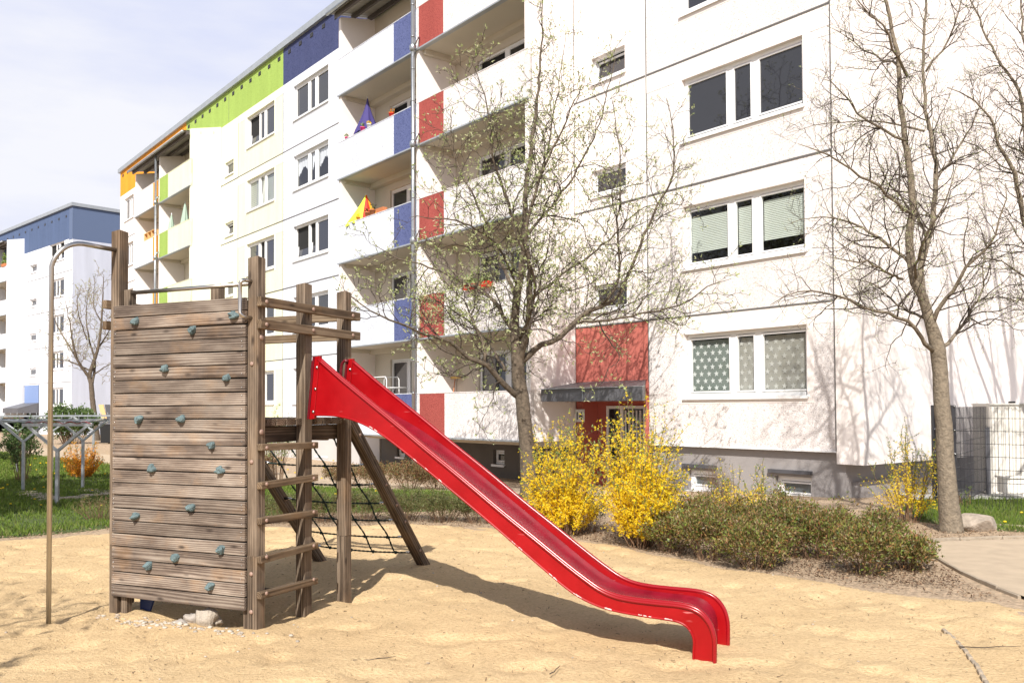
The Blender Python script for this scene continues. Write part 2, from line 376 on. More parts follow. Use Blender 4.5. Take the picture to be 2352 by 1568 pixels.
# ------------------------------------------------------------------ mesh builder
def link(o, parent=None):
    COL.objects.link(o)
    if parent is not None: o.parent = parent
    return o
class MB:
    def __init__(s): s.v = []; s.f = []; s.m = []; s.g = []; s.sm = []
    def add(s, vs, fs, m=0, g=None, smooth=False):
        o = len(s.v); s.v += [tuple(x) for x in vs]
        s.g += [tuple(x) for x in (g if g is not None else vs)]
        for f in fs: s.f.append(tuple(i + o for i in f)); s.m.append(m); s.sm.append(smooth)
    def obox(s, c, ax, m=0, grain=0):
        """c centre, ax three half-axis vectors, grain axis index"""
        c = Vector(c); ax = [Vector(a) for a in ax]
        vs, gs = [], []
        L = [a.length for a in ax]
        off = [random.uniform(-40, 40), random.uniform(-0.06, 0.06), random.uniform(0.02, 0.09)]
        idx = [grain, (grain + 1) % 3, (grain + 2) % 3]
        for sx in (-1, 1):
            for sy in (-1, 1):
                for sz in (-1, 1):
                    vs.append(c + ax[0] * sx + ax[1] * sy + ax[2] * sz)
                    l3 = (sx * L[0], sy * L[1], sz * L[2])
                    gs.append((l3[idx[0]] + off[0], l3[idx[1]] + off[1], l3[idx[2]] + off[2]))
        fs = [(0, 1, 3, 2), (4, 6, 7, 5), (0, 4, 5, 1), (2, 3, 7, 6), (0, 2, 6, 4), (1, 5, 7, 3)]
        s.add(vs, fs, m, gs)
    def box(s, x0, x1, y0, y1, z0, z1, m=0, grain=0):
        s.obox(((x0 + x1) / 2, (y0 + y1) / 2, (z0 + z1) / 2), (((x1 - x0) / 2, 0, 0), (0, (y1 - y0) / 2, 0), (0, 0, (z1 - z0) / 2)), m, grain)
    def quad(s, a, b, c, d, m=0): s.add([a, b, c, d], [(0, 1, 2, 3)], m)
    def prism(s, poly, axis, a, b, m=0):
        """extrude polygon (2-D) along axis from a to b"""
        def P(p, t):
            return {0: (t, p[0], p[1]), 1: (p[0], t, p[1]), 2: (p[0], p[1], t)}[axis]
        n = len(poly)
        vs = [P(p, a) for p in poly] + [P(p, b) for p in poly]
        fs = [tuple(range(n)), tuple(range(2 * n - 1, n - 1, -1))] + [(i, i + n, (i + 1) % n + n, (i + 1) % n) for i in range(n)]
        s.add(vs, fs, m)
    def tube(s, pts, r, n=8, m=0, cap=True):
        pts = [Vector(p) for p in pts]
        if not isinstance(r, (list, tuple)): r = [r] * len(pts)
        vs = []; up = None
        for i, p in enumerate(pts):
            t = (pts[min(i + 1, len(pts) - 1)] - pts[max(i - 1, 0)])
            if t.length < 1e-9: t = Vector((0, 0, 1))
            t.normalize()
            if up is None:
                up = Vector((0, 0, 1)) if abs(t.z) < 0.9 else Vector((1, 0, 0))
            a = t.cross(up)
            if a.length < 1e-6: a = t.orthogonal()
            a.normalize(); b = a.cross(t).normalized(); up = b
            for k in range(n):
                q = 2 * math.pi * k / n
                vs.append(p + (a * math.cos(q) + b * math.sin(q)) * r[i])
        fs = []
        for i in range(len(pts) - 1):
            for k in range(n):
                fs.append((i * n + k, i * n + (k + 1) % n, (i + 1) * n + (k + 1) % n, (i + 1) * n + k))
        if cap and n > 2:
            fs.append(tuple(range(n))[::-1]); fs.append(tuple(range((len(pts) - 1) * n, len(pts) * n)))
        s.add(vs, fs, m, None, n > 4)
    def ball(s, c, r, m=0, seg=10, ring=6, jitter=0.0):
        c = Vector(c); vs = []; R = r if isinstance(r, (tuple, list)) else (r, r, r)
        sd = random.random() * 100
        for i in range(ring + 1):
            th = math.pi * i / ring
            for k in range(seg):
                ph = 2 * math.pi * k / seg
                d = Vector((math.sin(th) * math.cos(ph), math.sin(th) * math.sin(ph), math.cos(th)))
                q = 1 + jitter * mnoise.noise(d * 1.7 + Vector((sd, sd, 0))) * 2
                vs.append(c + Vector((d.x * R[0], d.y * R[1], d.z * R[2])) * q)
        fs = [(i * seg + k, (i + 1) * seg + k, (i + 1) * seg + (k + 1) % seg, i * seg + (k + 1) % seg) for i in range(ring) for k in range(seg)]
        s.add(vs, fs, m, None, True)
    def build(s, name, mats, parent=None, bevel=0.0, off=None, shade=None):
        me = bpy.data.meshes.new(name)
        vs = s.v
        if off is not None: vs = [(a - off[0], b - off[1], c - off[2]) for a, b, c in vs]
        me.from_pydata(vs, [], s.f)
        if not isinstance(mats, (list, tuple)): mats = [mats]
        for m in mats: me.materials.append(m)
        me.polygons.foreach_set('material_index', s.m)
        me.polygons.foreach_set('use_smooth', s.sm)
        a = me.attributes.new('gr', 'FLOAT_VECTOR', 'POINT')
        a.data.foreach_set('vector', np.array(s.g, dtype=np.float32).ravel())
        me.update()
        o = link(bpy.data.objects.new(name, me), parent)
        if bevel > 0:
            b = o.modifiers.new('bevel', 'BEVEL'); b.width = bevel; b.segments = 2; b.limit_method = 'ANGLE'; b.angle_limit = math.radians(40)
        return o
def np_mesh(name, V, F, mat, parent=None, smooth=False):
    """V (n,3), F (m,k) arrays"""
    me = bpy.data.meshes.new(name)
    V = np.asarray(V, dtype=np.float32); F = np.asarray(F, dtype=np.int32)
    me.vertices.add(len(V)); me.vertices.foreach_set('co', V.ravel())
    k = F.shape[1]
    me.loops.add(F.size); me.loops.foreach_set('vertex_index', F.ravel())
    me.polygons.add(len(F)); me.polygons.foreach_set('loop_start', np.arange(0, F.size, k, dtype=np.int32))
    me.polygons.foreach_set('loop_total', np.full(len(F), k, dtype=np.int32))
    me.polygons.foreach_set('use_smooth', np.full(len(F), smooth))
    for m in (mat if isinstance(mat, (list, tuple)) else [mat]): me.materials.append(m)
    me.update(); me.validate()
    return link(bpy.data.objects.new(name, me), parent)
def tag(o, label=None, cat=None, group=None, kind=None):
    if label: o['label'] = label
    if cat: o['category'] = cat
    if group: o['group'] = group
    if kind: o['kind'] = kind
    return o
def thing(name, label, cat, loc=(0, 0, 0), rz=0.0, group=None):
    o = link(bpy.data.objects.new(name, None))
    o.empty_display_size = 0.2
    o.location = loc; o.rotation_euler = (0, 0, rz)
    return tag(o, label, cat, group)
def copy_tree(o, parent=None):
    c = o.copy(); COL.objects.link(c)
    if parent is not None: c.parent = parent
    for ch in list(o.children): copy_tree(ch, c)
    return c

# ------------------------------------------------------------------ ground, sand, lawn, paths
def poly_sd(poly, X, Y):
    """signed distance, positive inside"""
    P = np.array(poly, dtype=float); n = len(P)
    d = np.full(X.shape, 1e9); ins = np.zeros(X.shape, bool)
    for i in range(n):
        ax, ay = P[i]; bx, by = P[(i + 1) % n]
        ex, ey = bx - ax, by - ay
        t = np.clip(((X - ax) * ex + (Y - ay) * ey) / (ex * ex + ey * ey + 1e-12), 0, 1)
        d = np.minimum(d, np.hypot(X - ax - t * ex, Y - ay - t * ey))
        c = ((ay > Y) != (by > Y)) & (X < (bx - ax) * (Y - ay) / (by - ay + 1e-12) + ax)
        ins ^= c
    return np.where(ins, d, -d)
def vnoise(X, Y, s, seed=0):
    """value noise in numpy"""
    x, y = X * s + seed * 17.3, Y * s + seed * 9.1
    xi, yi = np.floor(x).astype(np.int64), np.floor(y).astype(np.int64)
    fx, fy = x - xi, y - yi
    fx, fy = fx * fx * (3 - 2 * fx), fy * fy * (3 - 2 * fy)
    def h(a, b):
        q = (a * 374761393 + b * 668265263 + seed * 1442695) & 0x7fffffff
        q = ((q ^ (q >> 13)) * 1274126177) & 0x7fffffff
        return (q ^ (q >> 16)) % 10007 / 10007.0
    return (h(xi, yi) * (1 - fx) + h(xi + 1, yi) * fx) * (1 - fy) + (h(xi, yi + 1) * (1 - fx) + h(xi + 1, yi + 1) * fx) * fy
def grid_patch(name, poly, x0, x1, y0, y1, step, zf, mat, kind='structure', pad=0.25):
    xs = np.arange(x0, x1 + step, step); ys = np.arange(y0, y1 + step, step)
    X, Y = np.meshgrid(xs, ys)
    sd = poly_sd(poly, X, Y)
    Z = zf(X, Y, sd)
    V = np.stack([X, Y, Z], -1).reshape(-1, 3)
    ny, nx = X.shape
    i = np.arange(nx - 1)[None, :] + np.arange(ny - 1)[:, None] * nx
    F = np.stack([i, i + 1, i + 1 + nx, i + nx], -1).reshape(-1, 4)
    s = sd.reshape(-1)
    F = F[(s[F].max(1) > -pad)]
    used = np.unique(F); mp = np.zeros(len(V), int); mp[used] = np.arange(len(used))
    o = np_mesh(name, V[used], mp[F], mat, smooth=True)
    return tag(o, kind=kind)
# base sheet, to the horizon
def ground_sheet():
    xs = np.concatenate([[-1500, -400, -150, -80], np.arange(-50, -10, 1.0), np.arange(-10, 6, 0.12), np.arange(6, 30, 1.0), [60, 150, 400, 1500]])
    ys = np.concatenate([[-600, -100, -20], np.arange(-6, 2, 1.0), np.arange(2, 14, 0.12), np.arange(14, 70, 1.0), [100, 200, 500, 1500]])
    X, Y = np.meshgrid(xs, ys); Z = ghv(X, Y) - 0.012
    sd = poly_sd(SANDP, X, Y); Z -= 0.12 * np.clip((sd - 0.12) / 0.3, 0, 1)
    V = np.stack([X, Y, Z], -1).reshape(-1, 3); ny, nx = X.shape
    i = np.arange(nx - 1)[None, :] + np.arange(ny - 1)[:, None] * nx
    F = np.stack([i, i + 1, i + 1 + nx, i + nx], -1).reshape(-1, 4)
    tag(np_mesh('ground', V, F, SOIL, smooth=True), kind='structure')
SANDP = [(-9, 4), (-9, 10.3), (-7.6, 10.7), (-6.4, 11.1), (-5.5, 11.95), (-3.6, 12.25), (-1.6, 12.35), (-0.4, 12.1), (0.68, 11.2), (1.55, 9.9), (2.4, 8.75), (3.15, 7.95), (3.9, 7.35), (4.28, 6.9), (4.4, 5.5), (4.4, 2.5), (-9, 2.5)]
ground_sheet()
def sand_z(X, Y, sd):
    bumps = (vnoise(X, Y, 0.9, 1) - 0.5) * 0.05 + (vnoise(X, Y, 3.2, 2) - 0.5) * 0.022 + (vnoise(X, Y, 8.5, 3) - 0.5) * 0.014 + (vnoise(X, Y, 17, 4) - 0.5) * 0.010
    fp = vnoise(X, Y, 5.0, 6)                                    # footprints
    bumps -= 0.028 * np.clip((fp - 0.62) / 0.2, 0, 1)
    Z = bumps + 0.012
    # dug-out hollow below the climbing wall
    dx, dy = X + 2.45, Y - 7.0
    a = dx * 0.912 - dy * 0.41; b = dx * 0.41 + dy * 0.912
    Z -= 0.09 * np.exp(-(a / 0.42) ** 4) * np.exp(-((b - 0.12) / 0.22) ** 2)
    Z += 0.02 * np.exp(-(a / 0.5) ** 4) * np.exp(-((b + 0.3) / 0.12) ** 2)
    # wind-blown mound right of the tower
    Z += 0.05 * np.exp(-(((X + 0.9) / 0.35) ** 2 + ((Y - 9.0) / 0.6) ** 2))
    nz = (vnoise(X, Y, 1.6, 5) - 0.5) * 0.3
    e = np.clip((sd + nz + 0.02) / 0.22, -1, 1)
    return ghv(X, Y) + np.where(e > 0, Z * np.minimum(1, e + 0.3), 0) + np.where(e < 0, e * 0.09 - 0.012, 0)
grid_patch('sand', SANDP, -9, 4.6, 3.2, 12.8, 0.045, sand_z, SAND)
BEDN = 0
LAWNP = [(-60, 9.5), (-9, 10.6), (-7.6, 11.2), (-6.5, 11.6), (-5.6, 12.55), (-4.6, 13.4), (-3.4, 13.9), (-2.0, 14.1), (-0.6, 14.6), (-0.9, 18.4), (-2.7, 19.7), (-6.4, 22.5), (-21, 38), (-60, 70)]
def lawn_z(X, Y, sd):
    nz = (vnoise(X, Y, 1.8, 15) - 0.5) * 0.35
    e = np.clip((sd + nz) / 0.15, -1, 1)
    return ghv(X, Y) + np.where(e > 0, 0.012, 0) + np.where(e < 0, e * 0.05, 0) + (vnoise(X, Y, 1.1, 9) - 0.5) * 0.02
grid_patch('lawn', LAWNP, -32, 0, 9, 45, 0.12, lawn_z, LAWNM)
LAWNR = [(5.9, 12.6), (6.35, 11.75), (7.0, 11.35), (7.3, 10.95), (9.5, 11.2), (12, 13), (12, 15.2), (7.0, 15.2), (6.3, 14.2)]
grid_patch('lawn', LAWNR, 5.5, 12.3, 10.5, 15.6, 0.1, lawn_z, LAWNM)
def flat_poly(name, poly, dz, mat, kind='structure', thick=0.05):
    """polygon draped on the ground"""
    bm = bmesh.new()
    vs = [bm.verts.new((x, y, 0)) for x, y in poly]
    bm.faces.new(vs)
    bmesh.ops.triangulate(bm, faces=bm.faces[:])
    for c in np.arange(12, 23, 1.0):
        g = bm.verts[:] + bm.edges[:] + bm.faces[:]
        bmesh.ops.bisect_plane(bm, geom=g, plane_co=(0, c, 0), plane_no=(0, 1, 0))
    for v in bm.verts: v.co.z = gh(v.co.x, v.co.y) + dz
    bmesh.ops.recalc_face_normals(bm, faces=bm.faces[:])
    if sum(f.normal.z for f in bm.faces) < 0: bmesh.ops.reverse_faces(bm, faces=bm.faces[:])
    me = bpy.data.meshes.new(name); bm.to_mesh(me); bm.free(); me.materials.append(mat)
    return tag(link(bpy.data.objects.new(name, me)), kind=kind)
flat_poly('path', [(-7.4, 27), (-3.1, 23), (0.3, 20.3), (3.0, 18.6), (3.4, 17.2), (1.5, 17.2), (-0.9, 18.6), (-2.7, 19.8), (-6.4, 22.6), (-21, 38), (-60, 70), (-70, 85), (-24, 45)], 0.010, PATHM)
flat_poly('path', [(4.78, 10.38), (4.66, 9.95), (4.55, 9.5), (4.47, 9.1), (4.40, 8.7), (4.36, 8.3), (4.335, 7.95), (4.34, 7.5), (4.42, 6.9), (4.42, 2.4), (16, 2.4), (16, 11.2), (9.5, 11.1), (7.2, 10.85), (6.0, 10.75), (5.2, 10.62)], 0.020, PATHM)
flat_poly('pavement', [(7.0, 15.5), (14, 15.6), (20, 22), (9, 22)], 0.012, COBM)
def strip_of_setts(name, pts, w, h, L, mat, label=None, kind='structure', gap=0.012):
    mb = MB()
    for (x0, y0), (x1, y1) in zip(pts[:-1], pts[1:]):
        d = Vector((x1 - x0, y1 - y0, 0)); n = max(1, round(d.length / L)); d.normalize(); nrm = Vector((-d.y, d.x, 0))
        seg = math.hypot(x1 - x0, y1 - y0) / n
        for k in range(n):
            c = Vector((x0, y0, 0)) + d * seg * (k + 0.5)
            hh = h + random.uniform(-0.006, 0.006)
            mb.obox((c.x, c.y, gh(c.x, c.y) + hh / 2 - 0.02), (d * (seg / 2 - gap / 2), nrm * w / 2, (0, 0, hh / 2 + 0.02)))
    return tag(mb.build(name, mat, bevel=0.006), kind=kind)
kerb_pts = [(4.80, 10.42), (4.66, 9.95), (4.55, 9.5), (4.47, 9.1), (4.40, 8.7), (4.36, 8.3), (4.335, 7.95), (4.33, 7.6)]
strip_of_setts('kerb', kerb_pts, 0.03, 0.022, 0.45, KERBM, gap=0.004)
strip_of_setts('kerb', [(3.16, 6.55), (3.06, 6.1), (2.93, 5.65), (2.77, 5.2), (2.6, 4.7), (2.4, 4.2)], 0.028, 0.016, 0.11, KERBM, gap=0.03)
strip_of_setts('kerb', [(4.8, 10.6), (6.0, 10.9), (6.9, 11.0), (7.15, 11.3), (6.9, 11.75), (6.4, 12.1)], 0.05, 0.04, 0.5, KERBM)
def setts_patch():
    mb = MB()
    for i in range(4):
        for j in range(16):
            x = 4.30 + i * 0.105 + random.uniform(-.006, .006) + j * 0.004; y = 5.75 + j * 0.105 + random.uniform(-.006, .006)
            mb.box(x, x + 0.094, y, y + 0.094, -0.02, 0.026 + random.uniform(-0.004, 0.004))
    tag(mb.build('pavement', COBM, bevel=0.008), kind='structure')
setts_patch()
# brown mulch strip thrown up behind the sand, loose twigs on the sand
def scatter_slivers(name, poly, n, L, W, mat, box, zf, flat=0.25, seed=1, kind='stuff'):
    r = np.random.default_rng(seed)
    x = r.uniform(box[0], box[1], n * 3); y = r.uniform(box[2], box[3], n * 3)
    k = poly_sd(poly, x, y) > 0.0
    x, y = x[k][:n], y[k][:n]; n = len(x)
    z = zf(x, y)
    a = r.uniform(0, 2 * np.pi, n); l = r.uniform(*L, n) / 2; w = r.uniform(*W, n) / 2; ti = r.normal(0, flat, n)
    d = np.stack([np.cos(a), np.sin(a), ti], -1) * l[:, None]
    q = np.stack([-np.sin(a), np.cos(a), r.normal(0, flat * 1.5, n)], -1) * w[:, None]
    c = np.stack([x, y, z + np.abs(ti) * l + 0.004], -1)
    V = np.stack([c - d - q, c + d - q * .6, c + d + q * .6, c - d + q], 1).reshape(-1, 3)
    F = np.arange(n * 4).reshape(-1, 4)
    return tag(np_mesh(name, V, F, mat), kind=kind)
def sandtop(x, y): return sand_z(x, y, poly_sd(SANDP, x, y))
scatter_slivers('sand_debris', SANDP, 7500, (0.006, 0.034), (0.002, 0.008), DEBRIS, (-8, 4.5, 4.0, 12.3), sandtop, seed=3)
MUL = [(-9, 10.4), (-6.4, 11.2), (-5.5, 12.1), (-3.6, 12.4), (-0.4, 12.2), (0.68, 11.35), (1.55, 10.0), (2.4, 8.85), (3.15, 8.05), (4.15, 7.4), (4.2, 8.2), (4.5, 10.4), (6.6, 11.0), (6.6, 12.6), (4, 14), (0, 14.6), (-4.6, 13.6), (-6.0, 12.6), (-7.6, 11.5), (-9, 11)]
scatter_slivers('leaf_litter', MUL, 26000, (0.010, 0.036), (0.004, 0.014), LITTER, (-9, 6.7, 7, 14.7), ghv, flat=0.35, seed=4)
def twig_line(px, py, L, ang):
    p = at(px, py, 1.65 * 2030 / (py - 934)); p.z = 0.018
    mb = MB(); pts = []
    for i in range(6):
        t = i / 5 - .5
        pts.append(p + Vector((math.cos(ang) * t * L, math.sin(ang) * t * L + 0.02 * math.sin(i * 1.9), 0.006 * math.cos(i * 2.3))))
    mb.tube(pts, [0.004, 0.004, 0.0035, 0.003, 0.0025, 0.0015], 5)
    o = mb.build('twig', TWIG)
    return o
for k, (px, py, L, a, lb) in enumerate([(860, 1512, 0.28, 0.35, 'thin dry twig on the sand in front of the play tower'),
                      (2275, 1492, 0.42, 0.05, 'long dark twig on sand near the right picture edge'),
                      (1275, 1540, 0.2, 1.2, 'short curved twig on the sand below the slide shadow')]):
    tag(twig_line(px, py, L, a), lb, 'twig')

# ------------------------------------------------------------------ grass
def grass(name, poly, box, n, hgt, wid, seed, mat=GRASS):
    r = np.random.default_rng(seed)
    x = r.uniform(box[0], box[1], n * 3)
    u = r.uniform(0, 1, n * 3)
    y = box[2] + (box[3] - box[2]) * u ** 1.7
    k = (poly_sd(poly, x, y) > -0.08) & (np.abs(x) < 0.62 * y + 1.5)
    x, y = x[k][:n], y[k][:n]; n = len(x)
    z = ghv(x, y) + 0.005
    tall = 0.65 + 0.7 * vnoise(x, y, 0.8, 5)
    far = 1 + np.clip((y - 13) / 14, 0, 1.6)
    h = r.uniform(*hgt, n) * tall * far ** 0.4; w = r.uniform(*wid, n) * far
    a = r.uniform(0, 2 * np.pi, n); lean = r.normal(0, 0.45, (n, 2)) * h[:, None]
    c = np.stack([x, y, z], -1); q = np.stack([np.cos(a), np.sin(a), 0 * a], -1) * w[:, None] / 2
    tip = c + np.stack([lean[:, 0], lean[:, 1], h], -1)
    V = np.stack([c - q, c + q, tip], 1).reshape(-1, 3)
    return tag(np_mesh(name, V, np.arange(n * 3).reshape(-1, 3), mat), kind='stuff')
BEDL = [(1.2, 10.5), (2.4, 9.1), (3.2, 8.25), (4.0, 8.0), (4.35, 8.6), (4.5, 10.2), (3.6, 11.8), (0.8, 12.6), (0.2, 11.9)]
scatter_slivers('leaf_litter', BEDL, 9000, (0.010, 0.030), (0.005, 0.014), island_mat('dark_litter', [(0.10, 0.055, 0.03), (0.06, 0.035, 0.02), (0.17, 0.10, 0.06)], 0.9), (0, 4.6, 7.9, 12.8), lambda x, y: ghv(x, y) + 0.006, flat=0.35, seed=44)
grass('grass', LAWNP, (-26, 0, 10.5, 44), 120000, (0.04, 0.085), (0.010, 0.020), 21)
grass('grass', LAWNR, (5.7, 12, 10.8, 15.4), 14000, (0.05, 0.10), (0.008, 0.014), 22)
def dandelions():
    mb = MB()
    r = random.Random(5)
    for _ in range(150):
        x = r.uniform(-19, -2); y = r.uniform(14, 34)
        if abs(x) > 0.6 * y: continue
        s = 0.022 * (1 + (y - 14) / 20); z = gh(x, y) + 0.07 + r.uniform(0, 0.03)
        mb.ball((x, y, z), (s, s, s * .5), 0, 6, 3)
    for (x, y) in ((6.6, 11.9), (7.0, 12.1), (7.4, 12.9), (8.1, 12.6), (6.5, 13.2)):
        mb.ball((x, y, gh(x, y) + 0.08), (0.028, 0.028, 0.014), 0, 6, 3)
    tag(mb.build('dandelion_flowers', YEL), kind='stuff')
dandelions()
# ------------------------------------------------------------------ houses
class House:
    def __init__(s, name, label, xdir_ang, org, off, cat='building'):
        """local x along the facade, local y into the house; org = world point of local (0,0,0); off = local place of the base"""
        s.X = Vector((math.cos(xdir_ang), math.sin(xdir_ang), 0)); s.Y = Vector((-s.X.y, s.X.x, 0)); s.org = Vector(org); s.off = off
        s.ang = xdir_ang
        s.root = thing(name, label, cat, s.w(*off), xdir_ang)
    def w(s, x, y, z): return s.org + s.X * x + s.Y * y + Vector((0, 0, z))
    def put(s, mb, name, mats, parent=None, bevel=0.0):
        return mb.build(name, mats, parent or s.root, bevel, s.off)
def wall_faces(mb, x0, x1, z0, z1, y, holes=(), depth=0.17, m=0, mr=None):
    mr = m if mr is None else mr
    xs = sorted({x0, x1, *[min(max(h[i], x0), x1) for h in holes for i in (0, 1)]})
    zs = sorted({z0, z1, *[min(max(h[i], z0), z1) for h in holes for i in (2, 3)]})
    for a, b in zip(xs[:-1], xs[1:]):
        for c, d in zip(zs[:-1], zs[1:]):
            cx, cz = (a + b) / 2, (c + d) / 2
            if any(h[0] < cx < h[1] and h[2] < cz < h[3] for h in holes): continue
            mb.quad((a, y, c), (b, y, c), (b, y, d), (a, y, d), m)
    for h in holes:
        a, b, c, d = h[:4]; yy = y + depth
        mb.quad((a, y, d), (b, y, d), (b, yy, d), (a, yy, d), mr)      # head
        mb.quad((a, y, c), (a, yy, c), (b, yy, c), (b, y, c), mr)      # bottom
        mb.quad((a, y, c), (a, y, d), (a, yy, d), (a, yy, c), mr)
        mb.quad((b, y, c), (b, yy, c), (b, yy, d), (b, y, d), mr)
def frame_ring(mb, x0, x1, z0, z1, y0, y1, w, m=0):
    mb.box(x0, x1, y0, y1, z0, z0 + w, m); mb.box(x0, x1, y0, y1, z1 - w, z1, m)
    mb.box(x0, x0 + w, y0, y1, z0 + w, z1 - w, m); mb.box(x1 - w, x1, y0, y1, z0 + w, z1 - w, m)
def star_poly(cx, cz, r, rot):
    return [(cx + math.cos(rot + k * math.pi / 5) * (r if k % 2 == 0 else r * 0.42), cz + math.sin(rot + k * math.pi / 5) * (r if k % 2 == 0 else r * 0.42)) for k in range(10)]
def window(H, x0, x1, z0, z1, y, panes, style='dark', tilt=(), sill=True, label=None, fw=0.075, side=1):
    """panes: list of (start, end) fractions of the opening width"""
    yf = y + 0.10; W = x1 - x0
    mb = MB()
    frame_ring(mb, x0 + 0.002, x1 - 0.002, z0 + 0.002, z1 - 0.002, yf, yf + 0.07, fw)
    edges = [(x0 + a * W, x0 + b * W) for a, b in panes]
    for (a0, a1), (b0, b1) in zip(edges[:-1], edges[1:]):
        mb.box(a1 + 0.03, b0 - 0.03, yf, yf + 0.07, z0 + fw, z1 - fw)
    zg0, zg1 = z0 + fw + 0.05, z1 - fw - 0.05
    gl = MB()
    for i, (a, b) in enumerate(edges):
        g0 = a if i else max(a, x0 + fw + 0.03); g1 = b
        if i in tilt:
            c, s_ = math.cos(0.13), math.sin(0.13)
            def R(x, yy, zz): return (x, yf + 0.03 + (yy) * c + (zz - zg0) * s_, zg0 + (zz - zg0) * c)
            for (p0, p1, q0, q1) in ((g0 - 0.04, g1 + 0.04, zg0 - 0.04, zg0 + 0.02), (g0 - 0.04, g1 + 0.04, zg1 - 0.03, zg1 + 0.03), (g0 - 0.04, g0 + 0.02, zg0 + 0.02, zg1 - 0.03), (g1 - 0.02, g1 + 0.04, zg0 + 0.02, zg1 - 0.03)):
                vs = [R(p0, 0, q0), R(p1, 0, q0), R(p1, 0, q1), R(p0, 0, q1), R(p0, 0.04, q0), R(p1, 0.04, q0), R(p1, 0.04, q1), R(p0, 0.04, q1)]
                mb.add(vs, [(0, 1, 2, 3), (7, 6, 5, 4), (0, 4, 5, 1), (1, 5, 6, 2), (2, 6, 7, 3), (3, 7, 4, 0)])
            gl.quad(R(g0 + 0.02, 0.02, zg0 + 0.02), R(g1 - 0.02, 0.02, zg0 + 0.02), R(g1 - 0.02, 0.02, zg1 - 0.03), R(g0 + 0.02, 0.02, zg1 - 0.03))
        else:
            frame_ring(mb, g0 - 0.035, g1 + 0.035, zg0 - 0.035, zg1 + 0.035, yf - 0.008, yf + 0.062, 0.035)
            gl.quad((g0, yf + 0.03, zg0), (g1, yf + 0.03, zg0), (g1, yf + 0.03, zg1), (g0, yf + 0.03, zg1))
    fr = H.put(mb, 'window', FRAMEW)
    if label: fr['label'] = label
    clear = style != 'dark'
    H.put(gl, 'pane', GLASSC if clear else GLASSD, fr)
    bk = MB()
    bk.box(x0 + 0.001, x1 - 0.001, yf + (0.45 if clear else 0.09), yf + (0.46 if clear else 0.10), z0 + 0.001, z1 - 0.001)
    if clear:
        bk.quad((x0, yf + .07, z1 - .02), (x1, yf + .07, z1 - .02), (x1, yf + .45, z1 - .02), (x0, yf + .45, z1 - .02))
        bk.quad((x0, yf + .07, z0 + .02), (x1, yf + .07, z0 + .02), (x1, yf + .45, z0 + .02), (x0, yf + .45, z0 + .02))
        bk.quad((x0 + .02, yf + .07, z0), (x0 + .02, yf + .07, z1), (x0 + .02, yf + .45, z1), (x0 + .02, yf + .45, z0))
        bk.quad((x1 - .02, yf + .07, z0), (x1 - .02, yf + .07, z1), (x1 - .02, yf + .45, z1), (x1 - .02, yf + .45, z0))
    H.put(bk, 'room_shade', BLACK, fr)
    if sill:
        sb = MB(); sb.box(x0 - 0.04, x1 + 0.04, y - 0.05, yf, z0 - 0.035, z0 + 0.0)
        sb.box(x0 - 0.04, x1 + 0.04, y - 0.056, y - 0.05, z0 - 0.06, z0 + 0.002)
        H.put(sb, 'sill', SILLM, fr)
    def sheet(a, b, c, d, yy, folds, amp, mi, mbx):
        n = 40; vs = []
        for i in range(n + 1):
            t = i / n; yv = yy + amp * math.sin(t * folds * 2 * math.pi) + 0.3 * amp * math.sin(t * folds * 5.1)
            vs += [(a + (b - a) * t, yv, c), (a + (b - a) * t, yv, d)]
        mbx.add(vs, [(2 * i, 2 * i + 2, 2 * i + 3, 2 * i + 1) for i in range(n)], mi, None, True)
    if style == 'stars':
        cb = MB()
        for i, (a, b) in enumerate(edges):
            sheet(a - 0.05, b + 0.05, zg0 - 0.05, zg1 - 0.02, yf + 0.10, 3, 0.004, 0 if i == 0 else 1, cb)
            sp = 0.20; row = 0; zz = zg0 + 0.07
            while zz < zg1 - 0.05:
                xx = a + 0.03 + (sp / 2 if row % 2 else 0)
                while xx < b + 0.02:
                    P = star_poly(xx + random.uniform(-.008, .008), zz, 0.068, random.uniform(0.2, 0.45))
                    cb.add([(px_, yf + 0.092, pz_) for px_, pz_ in P] + [(xx, yf + 0.092, zz)], [(k, (k + 1) % 10, 10) for k in range(10)], 2 if i == 0 else 3)
                    xx += sp
                zz += 0.15; row += 1
        H.put(cb, 'curtain', [CURT, CURTL, STAR, STAR2], fr)
    if style == 'blind':
        cb = MB()
        for i, (a, b) in enumerate(edges):
            zt, zb = zg1 - 0.12 + 0.02 * i, zg0 + 0.22
            n = int((zt - zb) / 0.018)
            vs = []
            for k in range(n + 1):
                zz = zb + (zt - zb) * k / n; yv = yf + 0.085 + (0.012 if k % 2 else 0)
                vs += [(a, yv, zz), (b, yv, zz)]
            cb.add(vs, [(2 * k, 2 * k + 1, 2 * k + 3, 2 * k + 2) for k in range(n)])
        H.put(cb, 'blind', BLIND, fr)
    if style == 'lace':
        cb = MB()
        for i, (a, b) in enumerate(edges):
            n = 24; vs = []
            for k in range(n + 1):
                t = k / n; low = zg1 - (zg1 - zg0) * (0.45 + 0.12 * math.cos(t * 2 * math.pi) + 0.03 * math.sin(t * 40))
                vs += [(a + (b - a) * t, yf + 0.09 + 0.01 * math.sin(t * 30), low), (a + (b - a) * t, yf + 0.09 + 0.01 * math.sin(t * 30), zg1)]
            cb.add(vs, [(2 * k, 2 * k + 2, 2 * k + 3, 2 * k + 1) for k in range(n)])
        H.put(cb, 'curtain', LACE, fr)
    if style == 'slats':
        cb = MB()
        for i, (a, b) in enumerate(edges):
            k = 0; zz = zg0
            while zz < zg1: cb.box(a, b, yf + 0.08, yf + 0.084, zz, zz + 0.05); zz += 0.085
        H.put(cb, 'blind', BLIND, fr)
